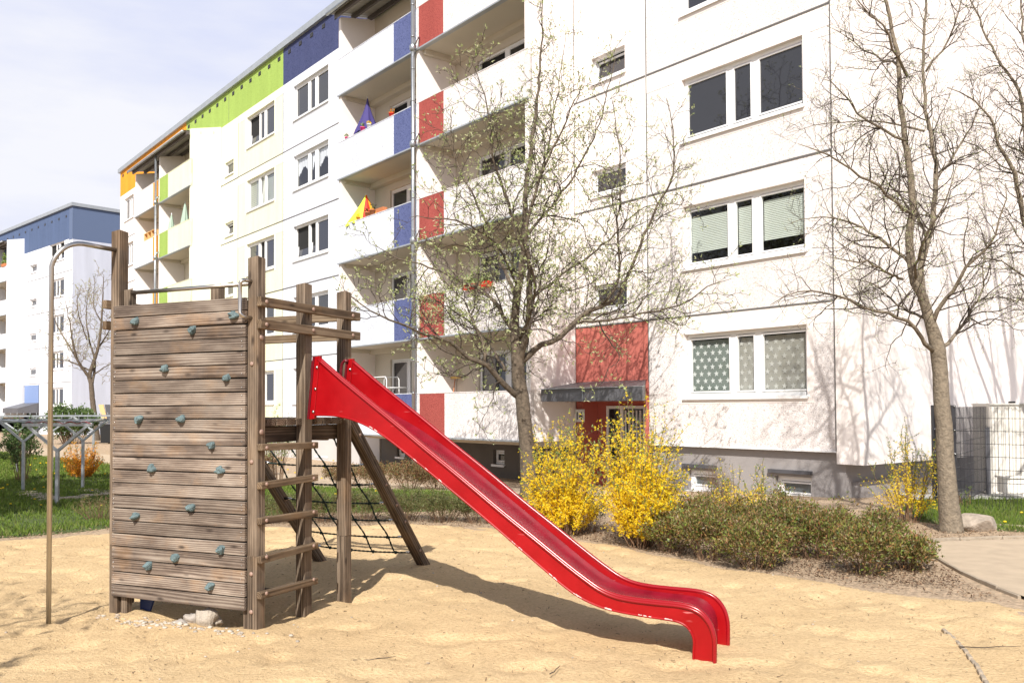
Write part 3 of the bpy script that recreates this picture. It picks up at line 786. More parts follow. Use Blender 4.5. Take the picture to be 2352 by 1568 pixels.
    if style == 'grille':
        cb = MB(); n = int((x1 - x0) / 0.022)
        for k in range(n): cb.box(x0 + fw + k * 0.022, x0 + fw + k * 0.022 + 0.006, yf + 0.05, yf + 0.056, z0 + fw, z1 - fw)
        n = int((z1 - z0) / 0.022)
        for k in range(1, n): cb.box(x0 + fw, x1 - fw, yf + 0.058, yf + 0.062, z0 + fw + k * 0.018, z0 + fw + k * 0.018 + 0.005)
        H.put(cb, 'grille', ZINC, fr)
    return fr
P3 = [(0.027, 0.372), (0.44, 0.575), (0.648, 0.973)]
def joints(H, xs, zs, xr, zr, y):
    mb = MB()
    for z in zs:
        mb.box(xr[0], xr[1], y - 0.016, y + 0.01, z - 0.016, z + 0.018)
    for x in xs:
        mb.box(x - 0.012, x + 0.012, y - 0.009, y + 0.01, zr[0], zr[1])
    return H.put(mb, 'panel_joints', JOINT)
def vents(H, xs, z, y):
    for x in xs:
        mb = MB()
        mb.box(x - 0.12, x + 0.12, y - 0.012, y + 0.02, z - 0.085, z + 0.085, 0)
        for k in range(3): mb.box(x - 0.11, x + 0.11, y - 0.022, y - 0.013, z - 0.06 + k * 0.05, z - 0.035 + k * 0.05, 1)
        H.put(mb, 'vent', [BLACK, DARKM])
ZB = [0.81 + 2.75 * k for k in range(5)]
def balcony_stack(H, bays, yf, yb, walls, zb=ZB, roofz=14.45, hgt=1.22, wmat=PINKS, floors=5, wall_t=0.16):
    """bays: (x0, x1, main material, [(sx0, sx1, material)], door (x0, x1))"""
    ztop = roofz - 0.05
    for x, m in walls:
        mb = MB(); poly = [(yf + 0.02, zb[0]), (yb + 0.2, zb[0]), (yb + 0.2, ztop + (0.62 if x > walls[0][0] + 6 else 0.3)), (yf + 0.02, ztop + (0.28 if x > walls[0][0] + 6 else 0.0))]
        mb.prism(poly, 0, x - wall_t / 2, x + wall_t / 2)
        H.put(mb, 'balcony_side_wall', m)
    for (x0, x1, mm, segs, door) in bays:
        for k in range(floors):
            z = zb[k]
            mb = MB(); pieces = []
            cur = x0
            mats = [mm, ZINC, SOFF, SOFF]
            for (sa, sb_, sm) in sorted(segs): pieces.append((sa, sb_, sm))
            # parapet panel in one piece of plaster, coloured field beside it
            free = []; c = x0
            for sa, sb_, sm in pieces:
                if sa > c + 1e-3: free.append((c, sa))
                c = sb_
            if c < x1 - 1e-3: free.append((c, x1))
            for a, b in free: mb.box(a, b, yf, yf + 0.12, z + 0.03, z + hgt, 0)
            mb.box(x0, x1, yf - 0.045, yf + 0.10, z - 0.012, z + 0.03, 1)
            mb.box(x0, x1, yf - 0.01, yf + 0.135, z + hgt + 0.001, z + hgt + 0.022, 0)
            o = H.put(mb, 'balcony_parapet', mats)
            for sa, sb_, sm in pieces:
                q = MB(); q.box(sa + 0.004, sb_ - 0.004, yf - 0.004, yf + 0.12, z + 0.031, z + hgt); H.put(q, 'coloured_field', sm, o)
            q = MB()
            q.box(x0 + 0.01, x1 - 0.01, yf + 0.10, yb, z + 0.0, z + 0.14)
            q.box(x0 + 0.01, x1 - 0.01, yb - 0.22, yb - 0.002, z - 0.16, z - 0.001)
            q.box(x0 + 0.09, x0 + 0.25, yf + 0.14, yb - 0.22, z - 0.12, z - 0.001)
            q.box(x1 - 0.25, x1 - 0.09, yf + 0.14, yb - 0.22, z - 0.12, z - 0.001)
            H.put(q, 'balcony_floor', SOFF, o)
        # recessed rear wall with door and window per storey
        mb = MB(); holes = [(door[0], door[1], zb[k] + 0.2, zb[k] + 2.38) for k in range(floors)]
        wall_faces(mb, x0, x1, zb[0], ztop + 0.3, yb, holes, 0.14)
        H.put(mb, 'balcony_rear_wall', SOFF)
        for k in range(floors):
            window(H, door[0], door[1], zb[k] + 0.2, zb[k] + 2.38, yb - 0.04, [(0.03, 0.355), (0.43, 0.70), (0.76, 0.97)], 'dark', tilt=((0,) if k in (3,) else ()), sill=False, fw=0.06)
    xa, xb = min(b[0] for b in bays), max(b[1] for b in bays)
    # corrugated roof on beams, gutter along its edge
    mb = MB(); n = int((xb - xa) / 0.09)
    y0r, y1r, z0r, z1r = yf - 0.28, yb + 0.19, roofz + 0.06, roofz + 0.36
    vs = []
    for i in range(n * 2 + 2):
        x = xa - 0.1 + (xb - xa - 0.05) * i / (n * 2 + 1); dz = 0.03 if (i // 2) % 2 else 0.0
        vs += [(x, y0r, z0r + dz), (x, y1r, z1r + dz)]
    mb.add(vs, [(2 * i, 2 * i + 2, 2 * i + 3, 2 * i + 1) for i in range(n * 2 + 1)])
    vs2 = [(a, b, c + 0.05) for a, b, c in vs]
    mb.add(vs2, [(2 * i, 2 * i + 1, 2 * i + 3, 2 * i + 2) for i in range(n * 2 + 1)])
    r = H.put(mb, 'balcony_roof', CORR)
    q = MB()
    for t in (0.10, 0.45, 0.80):
        yy = y0r + (y1r - y0r) * t; zz = z0r + (z1r - z0r) * t
        q.box(xa, xb, yy - 0.04, yy + 0.04, zz - 0.15, zz - 0.003)
    q.box(xa - 0.12, xb - 0.1, y0r - 0.012, y0r, z0r - 0.05, z0r + 0.09)
    H.put(q, 'roof_beam', BEAMB, r)
    q = MB(); q.tube([(xa - 0.15, y0r - 0.06, z0r - 0.0), (xb - 0.05, y0r - 0.06, z0r - 0.0)], 0.055, 8); H.put(q, 'gutter', ZINC, r)
def downpipe(H, x, y, z0, z1, elbows):
    mb = MB(); mb.tube([(x, y, z0), (x, y, z1)], 0.055, 10)
    for z in elbows:
        mb.tube([(x, y, z - 0.12), (x, y, z - 0.05), (x, y, z + 0.06), (x, y, z + 0.12)], [0.058, 0.10, 0.10, 0.058], 8)
        mb.tube([(x, y, z + 0.02), (x + 0.14, y, z + 0.1), (x + 0.2, y + 0.02, z + 0.22), (x + 0.16, y + 0.1, z + 0.26)], 0.035, 6)
    z = z0 + 0.6
    while z < z1: mb.tube([(x, y, z), (x, y, z + 0.03)], 0.066, 10); z += 0.92
    return H.put(mb, 'downpipe', PIPEM)

FX_ANG = math.atan2(-math.cos(math.radians(38.52)), math.sin(math.radians(38.52)))
HA = House('apartment_building', 'long white panel-built apartment block with red, blue, green and orange fields and balconies', FX_ANG, (0, 0, 0), (-33.0, 15.0, -0.45))
Y0 = 14.94
FL = [2.8 * k for k in range(5)]
# -- red section, window bay
def window_bay(H, x0, x1, wx0, wx1, y, rough, smooth, styles, tilts, zbot=0.8, ztop=14.73, labels=None):
    holes = [(wx0, wx1, 1.84 + f, 3.20 + f) for f in FL]
    mb = MB(); wall_faces(mb, x0, x1, zbot, ztop, y, holes, 0.17, 0, 1)
    H.put(mb, 'facade_wall', [rough, smooth])
    mb = MB()
    for f in FL:                                               # smooth bands round the openings
        z1 = min(3.585 + f, ztop)
        mb.box(x0 + 0.01, x1 - 0.01, y - 0.006, y, 3.20 + f, z1)
        mb.box(wx0 - 0.20, wx0, y - 0.006, y, 1.70 + f, 3.20 + f); mb.box(wx1, wx1 + 0.14, y - 0.006, y, 1.70 + f, 3.20 + f)
        mb.box(wx0, wx1, y - 0.006, y, 1.70 + f, 1.84 + f)
    H.put(mb, 'smooth_band', smooth)
    for k, f in enumerate(FL):
        window(H, wx0, wx1, 1.84 + f, 3.20 + f, y, P3, styles[k], tilts[k], label=(labels or {}).get(k))
window_bay(HA, -13.77, -9.09, -12.72, -9.70, Y0, PINKW, PINKS, ['stars', 'blind', 'dark', 'dark', 'dark'], [(), (), (), (), ()],
           labels={0: 'window with white star curtains', 1: 'window with pleated blinds half down', 2: 'window of bare dark panes'})
# stair bay
def stair_bay(H, x0, x1, wx0, wx1, y, rough, smooth, zbot, tops, tilts, ztop=14.73):
    holes = [(wx0, wx1, t - 0.62, t) for t in tops]
    mb = MB(); wall_faces(mb, x0, x1, zbot, ztop, y, holes, 0.17, 0, 1)
    H.put(mb, 'facade_wall', [rough, smooth])
    for t, tl in zip(tops, tilts):
        window(H, wx0, wx1, t - 0.62, t, y, [(0.07, 0.95)], 'dark', tl, fw=0.05)
stair_bay(HA, -16.2, -13.77, -15.58, -14.44, Y0, PINKS, PINKS, 3.6, [4.58, 7.38, 10.16, 12.96], [(), (), (0,), ()])
# red field over the entrance and the entrance recess
mb = MB(); wall_faces(mb, -16.2, -13.77, -0.45, 3.6, Y0 - 0.003, [(-15.98, -13.9, -0.45, 1.76)], 0.5)
HA.put(mb, 'entrance_wall', REDS)
mb = MB(); mb.quad((-16.19, 15.44, -0.45), (-13.78, 15.44, -0.45), (-13.78, 15.44, 1.9), (-16.19, 15.44, 1.9)); HA.put(mb, 'entrance_rear_wall', REDS)
mb = MB(); frame_ring(mb, -15.6, -14.3, -0.44, 1.66, 15.38, 15.43, 0.07)
mb.box(-15.12, -15.02, 15.38, 15.43, -0.37, 1.59)
for k in range(5): mb.box(-14.93 + k * 0.12, -14.90 + k * 0.12, 15.34, 15.37, -0.3, 1.55)
door = HA.put(mb, 'entrance_door', FRAMEW)
mb = MB(); mb.quad((-15.53, 15.41, -0.37), (-14.37, 15.41, -0.37), (-14.37, 15.41, 1.59), (-15.53, 15.41, 1.59)); HA.put(mb, 'pane', GLASSD, door)
mb = MB()
T = [(-16.12, 13.72), (-12.74, 13.62), (-13.86, 14.93), (-16.12, 14.93)]
zb_, zf_, zw_ = 1.77, 2.06, 2.25
vs = [(*T[0], zb_), (*T[1], zb_), (*T[2], zb_), (*T[3], zb_), (*T[0], zf_), (*T[1], zf_), (*T[2], zw_), (*T[3], zw_)]
mb.add(vs, [(0, 1, 5, 4), (1, 2, 6, 5), (4, 5, 6, 7), (3, 2, 1, 0), (0, 4, 7, 3), (2, 3, 7, 6)])
cn = HA.put(mb, 'entrance_canopy', CANOPY)
mb = MB(); mb.box(-14.62, -14.61, 13.66, 13.67, zb_, zf_); mb.box(-16.12, -12.74, 13.612, 13.70, zf_, zf_ + 0.012); HA.put(mb, 'edge_strip', ZINC, cn)
# house number sign 16
mb = MB(); mb.box(-16.17, -15.86, 14.86, 14.90, 1.27, 1.58); sg = HA.put(mb, 'house_number_sign', FRAMEW)
def text_mesh(H, body, x, y, z, size, mat, parent, name='lettering'):
    cu = bpy.data.curves.new('t', 'FONT'); cu.body = body; cu.size = size; cu.extrude = 0.003; cu.align_x = 'CENTER'
    to = bpy.data.objects.new('t', cu); COL.objects.link(to)
    me = bpy.data.meshes.new_from_object(to); bpy.data.objects.remove(to)
    me.transform(Matrix.Translation((x - H.off[0], y - H.off[1], z - H.off[2])) @ Matrix.Rotation(math.pi / 2, 4, 'X'))
    me.materials.clear(); me.materials.append(mat)
    return link(bpy.data.objects.new(name, me), parent)
text_mesh(HA, '16', -16.015, 14.853, 1.33, 0.27, BLACK, sg)
# gable and its wrap-around strip
mb = MB()
mb.quad((-9.09, Y0 - 0.03, 0.56), (-8.54, Y0 - 0.03, 0.56), (-8.54, Y0 - 0.03, 16.2), (-9.09, Y0 - 0.03, 16.2))
mb.quad((-9.09, Y0 - 0.03, 0.56), (-9.09, Y0 - 0.03, 16.2), (-9.09, Y0 + 0.2, 16.2), (-9.09, Y0 + 0.2, 0.56))
mb.quad((-8.54, Y0 - 0.03, 0.56), (-8.54, 27.0, 0.56), (-8.54, 27.0, 16.2), (-8.54, Y0 - 0.03, 16.2))
mb.quad((-9.09, Y0 - 0.03, 0.56), (-9.09, 27.0, 0.56), (-8.54, 27.0, 0.56), (-8.54, Y0 - 0.03, 0.56))
HA.put(mb, 'gable_wall', PINKS)
# blue section
window_bay(HA, -33.6, -25.95, -32.62, -29.60, Y0, BLUEW, BLUES, ['slats', 'dark', 'dark', 'lace', 'dark'], [(), (), (0, 1), (), ()])
# green section
window_bay(HA, -38.4, -33.6, -37.38, -34.46, Y0, CREAM, CREAMS, ['dark', 'dark', 'dark', 'slats', 'dark'], [(), (), (1,), (1,), (0,)])
stair_bay(HA, -40.7, -38.4, -39.98, -38.95, Y0, CREAMS, CREAMS, 0.8, [4.58, 7.38, 10.16, 12.96], [(), (), (0,), ()])
# orange end bay
window_bay(HA, -57.6, -49.2, -56.6, -54.7, Y0, PINKS, PINKS, ['dark'] * 5, [()] * 5)
# base walls behind the balcony stacks
for a, b in ((-25.95, -16.2), (-49.2, -40.7)):
    mb = MB(); mb.quad((a, Y0 + 0.02, 13.9), (b, Y0 + 0.02, 13.9), (b, Y0 + 0.02, 14.75), (a, Y0 + 0.02, 14.75)); HA.put(mb, 'facade_wall', PINKS)
balcony_stack(HA, [(-21.17, -16.2, PINKW, [(-21.07, -19.83, RED)], (-20.0, -16.7)), (-25.95, -21.17, BLUEW, [(-22.45, -21.27, BLUE)], (-24.8, -22.2))], 13.45, 14.72,
              [(-25.87, PINKS), (-21.17, PINKS), (-16.28, PINKS)])
balcony_stack(HA, [(-45.04, -40.45, CREAM, [(-44.94, -43.65, GREEN)], (-43.2, -40.9)), (-49.2, -45.04, PINKS, [(-46.0, -45.14, ORANGE)], (-48.0, -45.8))], 13.5, 14.72,
              [(-49.12, PINKS), (-45.04, PINKS), (-40.53, CREAMS)], roofz=14.2)
downpipe(HA, -21.18, 13.32, -0.4, 14.5, [ZB[1] + 0.05, ZB[2] + 0.05, ZB[3] + 0.05, ZB[4] + 0.05])
downpipe(HA, -45.06, 13.34, -0.4, 14.2, [ZB[2] + 0.05, ZB[3] + 0.05, ZB[4] + 0.05])
# attic band
def attic(H, x0, x1, mat, y=Y0, z0=14.73, z1=16.25):
    mb = MB(); mb.quad((x0, y, z0), (x1, y, z0), (x1, y, z1), (x0, y, z1)); H.put(mb, 'attic_field', mat)
attic(HA, -57.6, -45.4, ORANGE); attic(HA, -45.4, -33.6, GREEN); attic(HA, -33.6, -25.0, DBLUE); attic(HA, -25.0, -9.09, RED)
vents(HA, [-57.0 + 1.0 * k for k in range(31)], 15.95, Y0)
joints(HA, [-13.77], [3.6, 6.44, 9.22, 11.98, 14.72], (-13.74, -9.10), (2.2, 14.7), Y0)
joints(HA, [], [3.6, 6.44, 9.22, 11.98, 14.72], (-16.19, -13.80), (0, 0), Y0)
joints(HA, [-33.6, -38.4], [3.6, 6.44, 9.22, 11.98], (-40.7, -26.0), (0.8, 14.7), Y0)
joints(HA, [], [3.6, 6.44, 9.22, 11.98], (-57.5, -49.3), (0.8, 14.7), Y0)
mb = MB(); mb.box(-9.105, -9.085, Y0 - 0.034, Y0 - 0.028, 0.8, 16.2); HA.put(mb, 'panel_joints', JOINT); mb = MB(); mb.box(-39.56, -39.54, Y0 - 0.004, Y0 + 0.01, 14.75, 16.2); HA.put(mb, 'panel_joints', JOINT)
mb = MB(); mb.box(-13.77, -9.10, Y0 - 0.035, Y0 + 0.05, 0.77, 0.80); mb.box(-57.6, -16.2, Y0 - 0.03, Y0 + 0.05, 0.77, 0.80); HA.put(mb, 'drip_edge', SILLM)
# plinth with basement windows
mb = MB()
hol = [(-12.74, -11.98, -0.18, 0.26), (-10.52, -9.70, -0.18, 0.26)]
wall_faces(mb, -13.77, -8.98, -0.9, 0.78, Y0 + 0.10, hol, 0.14)
mb.quad((-8.98, Y0 + 0.10, -0.9), (-8.98, 27, -0.9), (-8.98, 27, 0.6), (-8.98, Y0 + 0.10, 0.6))
mb.box(-9.0, -8.86, Y0 + 0.3, Y0 + 2.2, -0.9, 0.22)
HA.put(mb, 'plinth', PLINTH)
for h in hol:
    window(HA, h[0], h[1], h[2], h[3], Y0 + 0.10, [(0.1, 0.9)], 'grille', sill=True, fw=0.085)
    mb = MB(); mb.box(h[0] - 0.12, h[1] + 0.02, Y0 + 0.02, Y0 + 0.10, h[3] + 0.06, h[3] + 0.13); HA.put(mb, 'lintel', DARKM)
mb = MB(); hol2 = [(-19.75, -19.25, 0.05, 0.45), (-24.95, -24.45, 0.05, 0.45), (-30.8, -29.8, -0.15, 0.42)]
wall_faces(mb, -57.6, -16.2, -0.9, 0.78, Y0 + 0.10, hol2, 0.14)
HA.put(mb, 'plinth', PLINTHD)
for h in hol2: window(HA, h[0], h[1], h[2], h[3], Y0 + 0.10, [(0.12, 0.88)], 'dark', fw=0.06)
mb = MB(); mb.box(-33.6, -26.0, Y0 + 0.06, Y0 + 0.097, -0.9, 0.76); mb.box(-45.0, -33.6, Y0 + 0.06, Y0 + 0.097, -0.9, 0.76)
o_ = HA.put(mb, 'plinth', plain('plinth_light', (0.55, 0.52, 0.50), 0.9, var=0.05, vscale=1))
# body, roof, parapet cap
mb = MB()
mb.quad((-57.6, 27, -0.9), (-57.6, Y0, -0.9), (-57.6, Y0, 16.2), (-57.6, 27, 16.2))
mb.quad((-8.54, 27, -0.9), (-57.6, 27, -0.9), (-57.6, 27, 16.2), (-8.54, 27, 16.2))
HA.put(mb, 'rear_wall', PINKS)
mb = MB(); mb.box(-57.55, -8.6, Y0 + 0.3, 26.9, 16.0, 16.2); HA.put(mb, 'roof', DARKM)
mb = MB()
mb.box(-57.75, -8.42, Y0 - 0.12, Y0 + 0.25, 16.22, 16.47); mb.box(-57.75, -57.4, Y0 + 0.25, 27.1, 16.22, 16.47); mb.box(-8.77, -8.42, Y0 + 0.25, 27.1, 16.22, 16.47); mb.box(-57.4, -8.77, 26.8, 27.1, 16.22, 16.47)
HA.put(mb, 'roof_edge', ZINC)

# ---- second house, far left
A2 = math.radians(47); ang2 = math.atan2(-math.cos(A2), math.sin(A2))
HB = House('apartment_building', 'pale blue apartment block far left with a steel-blue band under its flat roof', ang2, (-32.9, 66.0, 0), (-8, 0.5, -0.45))
def B(mb, n, m, p=None): return HB.put(mb, n, m, p)
mb = MB(); hol = [(-4.62, -1.62, 1.9 + f, 3.3 + f) for f in FL]
wall_faces(mb, -6.6, 0.0, -0.4, 14.5, 0, hol, 0.17); B(mb, 'facade_wall', PALEB if False else BLUES)
for k, f in enumerate(FL): window(HB, -4.62, -1.62, 1.9 + f, 3.3 + f, 0, P3, 'dark', [(), (), (), (), (0, 2)][k])
hol = [(-9.05, -7.3, 4.0 + f, 4.75 + f) for f in (0, 2.8, 5.6, 8.4)]
hol = [(-8.95, -7.35, 4.05 + f + 0.3, 5.0 + f) for f in (0, 2.8, 5.6, 8.4)]
mb = MB(); wall_faces(mb, -10.2, -6.6, 3.6, 14.5, 0, hol, 0.17); B(mb, 'facade_wall', BLUES)
for h in hol: window(HB, *h, 0, [(0.08, 0.93)], 'dark', ((0,) if h[2] > 9 else ()), fw=0.08)
mb = MB(); mb.quad((-9.9, 0, 2.1), (-6.7, 0, 2.1), (-6.7, 0, 3.6), (-9.9, 0, 3.6)); B(mb, 'entrance_wall', SKYB)
mb = MB(); mb.quad((-10.2, 0.4, -0.4), (-6.7, 0.4, -0.4), (-6.7, 0.4, 2.1), (-10.2, 0.4, 2.1)); B(mb, 'entrance_door', GLASSD)
mb = MB(); mb.prism([(-1.5, 1.35), (0.3, 1.35), (0.3, 2.25), (-1.5, 1.75)], 0, -10.3, -6.7); B(mb, 'entrance_canopy', CANOPY)
mb = MB(); mb.quad((0, 0, -0.4), (0, 12, -0.4), (0, 12, 14.4), (0, 0, 14.4)); mb.quad((-40, 12, -.4), (-40, 0, -.4), (-40, 0, 16.5), (-40, 12, 16.5)); mb.quad((0, 12, -.4), (-40, 12, -.4), (-40, 12, 16.5), (0, 12, 16.5)); B(mb, 'gable_wall', PALEB)
mb = MB(); mb.quad((-40, 0, 14.5), (-0.7, 0, 14.5), (-0.7, 0, 16.9), (-40, 0, 16.9)); B(mb, 'attic_field', STEELB)
mb = MB(); mb.quad((-0.7, -0.01, 14.4), (0, -0.01, 14.4), (0, -0.01, 16.9), (-0.7, -0.01, 16.9)); mb.quad((0, 0, 14.4), (0, 12, 14.4), (0, 12, 16.9), (0, 0, 16.9)); B(mb, 'attic_field', plain('smooth_steel_blue', (0.10, 0.14, 0.24), 0.9))
vents(HB, [-1.3 - 1.45 * k for k in range(22)], 16.3, 0)
mb = MB(); mb.box(-40, 0.12, -0.14, 0.4, 16.9, 17.15); mb.box(-0.4, 0.12, 0.4, 12.1, 16.9, 17.15); B(mb, 'roof_edge', ZINC)
mb = MB(); mb.box(-40, -0.1, 0.4, 12, 16.6, 16.85); B(mb, 'roof', DARKM)
joints(HB, [-6.6], [3.7, 6.5, 9.3, 12.1], (-10.2, -0.05), (3.6, 14.5), 0)
zb2 = [1.2 - 0.15 + 2.78 * k for k in range(5)]
balcony_stack(HB, [(-20.0, -15.2, BLUES, [], (-19, -16.6)), (-15.2, -10.3, BLUES, [], (-14.2, -11.2))], -1.3, 0.1, [(-20, BLUES), (-15.2, BLUES), (-10.3, BLUES)], zb=zb2, roofz=15.3)
window_bay(HB, -40, -20, -30, -27, 0, BLUES, BLUES, ['dark'] * 5, [()] * 5, zbot=-0.4)

# ------------------------------------------------------------------ things on the balconies
def at_h(H, x, y, z): return H.w(x, y, z)
def parasol(H, x, y, z, h, r, cols, label, fringe=0.0, flare=1.0, group=None, rz=0.0, lean=0.0, drop=0.5):
    t = thing('parasol', label, 'parasol', H.w(x, y, z), H.ang + rz, group)
    mb = MB(); mb.tube([(0, 0, 0), (lean * 0.3, 0, h * 0.5), (lean, 0, h + 0.05)], 0.02, 6); mb.build('pole', FRAMEW, t)
    n = 16; mb = MB(); vs = []; rings = 9; fl = h * drop
    for i in range(rings + 1):
        q = i / rings
        for k in range(n):
            a = 2 * math.pi * k / n
            rr = r * (0.04 + 0.96 * q ** flare) * (1 + (0.14 * q if k % 2 else -0.12 * q))
            zz = h - fl * q * (1 + (0.05 * math.sin(k * 2.4) if i == rings else 0))
            vs.append((lean * (zz / h) + rr * math.cos(a), rr * math.sin(a), zz))
    for i in range(rings):
        for k in range(n):
            mb.add([vs[i * n + k], vs[(i + 1) * n + k], vs[(i + 1) * n + (k + 1) % n], vs[i * n + (k + 1) % n]], [(0, 1, 2, 3)], (k // 2) % len(cols))
    mb.build('canopy', cols, t)
    return t
PURP = plain('fabric_purple', (0.05, 0.038, 0.17), 0.8); SAGE = plain('fabric_sage', (0.36, 0.47, 0.38), 0.85)
FR_, FY_, FO_, FG_ = plain('fabric_red', (0.75, 0.04, 0.02), 0.7), plain('fabric_lime', (0.70, 0.78, 0.05), 0.7), plain('fabric_orange', (0.85, 0.36, 0.02), 0.7), plain('fabric_teal', (0.03, 0.40, 0.32), 0.7)
TERRA = plain('terracotta', (0.55, 0.20, 0.08), 0.8); PINKP = plain('pink_plastic', (0.75, 0.05, 0.22), 0.5)
parasol(HA, -24.75, 13.86, ZB[3] + 0.14, 2.32, 0.40, [PURP], 'closed purple parasol with white trim on the fourth floor balcony', flare=1.3)
parasol(HA, -25.1, 14.0, ZB[2] + 0.14, 2.05, 0.60, [FO_, FO_, FO_, FG_, FG_, FY_, FY_, FR_], 'rainbow-striped half-open parasol on the third floor balcony', flare=1.1)
parasol(HA, -42.2, 13.85, ZB[3] + 0.14, 2.2, 0.2, [SAGE], 'pale green folded parasol, the right-hand one of the pair above the green field', flare=0.7, group='pale green folded parasols')
parasol(HA, -44.2, 13.85, ZB[3] + 0.14, 2.0, 0.18, [SAGE], 'pale green folded parasol, the left-hand one nearest the downpipe', flare=0.7, group='pale green folded parasols')
parasol(HA, -21.6, 14.3, ZB[0] + 0.14, 2.25, 0.3, [PURP], 'violet folded parasol behind the downpipe on the ground floor balcony', flare=0.8)
# drying rack
t = thing('drying_rack', 'white tubular laundry drying rack on the ground floor balcony left of the downpipe', 'drying rack', HA.w(-23.9, 14.0, ZB[0] + 0.14), HA.ang)
mb = MB()
for yy in (-0.22, 0.22):
    mb.tube([(-0.45, yy, 0), (-0.45, yy, 1.55), (-0.38, yy, 1.64), (0.38, yy, 1.64), (0.45, yy, 1.55), (0.45, yy, 0)], 0.014, 6)
mb.build('frame', FRAMEW, t)
mb = MB()
for yy in (-0.3, -0.2, -0.1, 0, 0.1, 0.2, 0.3): mb.tube([(-0.8, yy, 1.30), (0.8, yy, 1.30)], 0.008, 5)
mb.tube([(-0.8, -0.3, 1.30), (-0.8, 0.3, 1.30)], 0.012, 5); mb.tube([(0.8, -0.3, 1.30), (0.8, 0.3, 1.30)], 0.012, 5)
mb.build('rails', FRAMEW, t)
# broom
t = thing('broom', 'yellow-headed broom leaning upside down in the corner of the ground floor balcony', 'broom', HA.w(-20.95, 14.5, ZB[0] + 0.14), HA.ang)
mb = MB(); mb.tube([(0, -0.15, 0), (0.05, 0.05, 1.55)], 0.014, 6); mb.build('handle', TERRA, t)
mb = MB(); mb.box(-0.16, 0.28, 0.01, 0.09, 1.52, 1.58); mb.build('head', plain('yellow_broom', (0.60, 0.40, 0.12), 0.8), t)
# wooden shelf
t = thing('shelf', 'light wooden open shelf standing on an orange-marked balcony', 'shelf', HA.w(-48.0, 14.1, ZB[3] + 0.14), HA.ang)
mb = MB()
for x in (-0.9, -0.3, 0.3, 0.9): mb.box(x - 0.015, x + 0.015, -0.2, 0.2, 0, 1.75)
mb.box(-0.9, 0.9, 0.19, 0.2, 0, 1.75)
mb.build('frame', plain('light_wood', (0.72, 0.46, 0.20), 0.7), t)
mb = MB()
for z in (0.03, 0.6, 1.17, 1.74): mb.box(-0.915, 0.915, -0.205, 0.188, z - 0.015, z + 0.015)
mb.build('board', MATS['light_wood'], t)
# pots and planters on parapets
def pot(H, x, y, z, r, h, mat, label, plant=None, group=None):
    t = thing('flower_pot', label, 'flower pot', H.w(x, y, z), H.ang, group)
    mb = MB(); mb.tube([(0, 0, 0), (0, 0, h * 0.85), (0, 0, h * 0.85), (0, 0, h)], [r * 0.7, r * 0.95, r * 1.08, r * 1.08], 12); mb.build('pot', mat, t)
    mb = MB(); rr = random.Random(int(x * 10))
    for _ in range(26):
        a = rr.uniform(0, 6.28); q = rr.uniform(0, r * 1.1); zz = h + rr.uniform(0, r * 1.6)
        c = Vector((q * math.cos(a), q * math.sin(a), zz)); d = Vector((rr.uniform(-1, 1), rr.uniform(-1, 1), rr.uniform(-.3, 1))).normalized() * r * 0.5; e = d.orthogonal().normalized() * r * 0.18
        mb.add([c - d, c - e, c + d, c + e], [(0, 1, 2, 3)])
    mb.build('plant', plant or SHLL, t)
top = lambda k: ZB[k] + 1.245
pot(HA, -24.45, 13.52, top(3), 0.08, 0.14, PINKP, 'pink planter with small plants under the purple parasol')
pot(HA, -25.5, 13.52, top(3), 0.07, 0.08, PINKP, 'pink dish at the far left end of the parapet beside the purple parasol')
pot(HA, -24.05, 13.52, top(3), 0.07, 0.14, FRAMEW, 'white cup-shaped pot just right of the purple parasol', YEL)
pot(HA, -22.7, 13.52, top(3), 0.08, 0.12, FR_, 'red pot on the parapet next to the blue field of the fourth floor', ORF)
pot(HA, -24.75, 13.52, top(2), 0.07, 0.11, FO_, 'orange pot in front of the rainbow parasol', YEL)
pot(HA, -24.15, 13.52, top(2), 0.09, 0.15, TERRA, 'terracotta pot right of the rainbow parasol, the left one of the two', SHLG, 'terracotta pots on the balcony parapet')
pot(HA, -23.85, 13.52, top(2), 0.10, 0.18, TERRA, 'terracotta pot second to the right of the rainbow parasol', SHLG, 'terracotta pots on the balcony parapet')
t = thing('planter', 'terracotta window box on the parapet of the third floor beside the blue field', 'planter', HA.w(-23.3, 13.52, top(2)), HA.ang)
mb = MB(); mb.prism([(-0.06, 0), (0.06, 0), (0.08, 0.13), (-0.08, 0.13)], 0, -0.22, 0.22); mb.build('box', TERRA, t)
for k, (zz, xx) in enumerate(((1, -18.2),)):
    t = thing('planter', 'long red planter hanging on the first floor balcony behind the leafing tree', 'planter', HA.w(xx, 13.36, top(zz) - 0.12), HA.ang)
    mb = MB(); mb.prism([(-0.06, 0), (0.07, 0), (0.08, 0.13), (-0.10, 0.13)], 0, -0.55, 0.55); mb.build('box', FR_, t)
    mb = MB(); rr = random.Random(3)
    for _ in range(260):
        c = Vector((rr.uniform(-.55, .55), rr.uniform(-.1, .08), 0.13 + abs(rr.gauss(0, .09)))); d = Vector((rr.uniform(-1, 1), rr.uniform(-1, 1), rr.uniform(-.3, 1))).normalized() * .05; e = d.orthogonal().normalized() * .02
        mb.add([c - d, c - e, c + d, c + e], [(0, 1, 2, 3)])
    mb.build('plants', SHLL, t)
t = thing('planter', 'orange planter with flowers on the top balcony of the pale blue house', 'planter', HB.w(-10.95, -1.25, zb2[4] + 1.24), HB.ang)
mb = MB(); mb.prism([(-0.12, 0), (0.12, 0), (0.16, 0.22), (-0.16, 0.22)], 0, -0.45, 0.45); mb.build('box', TERRA, t)
mb = MB(); rr = random.Random(4)
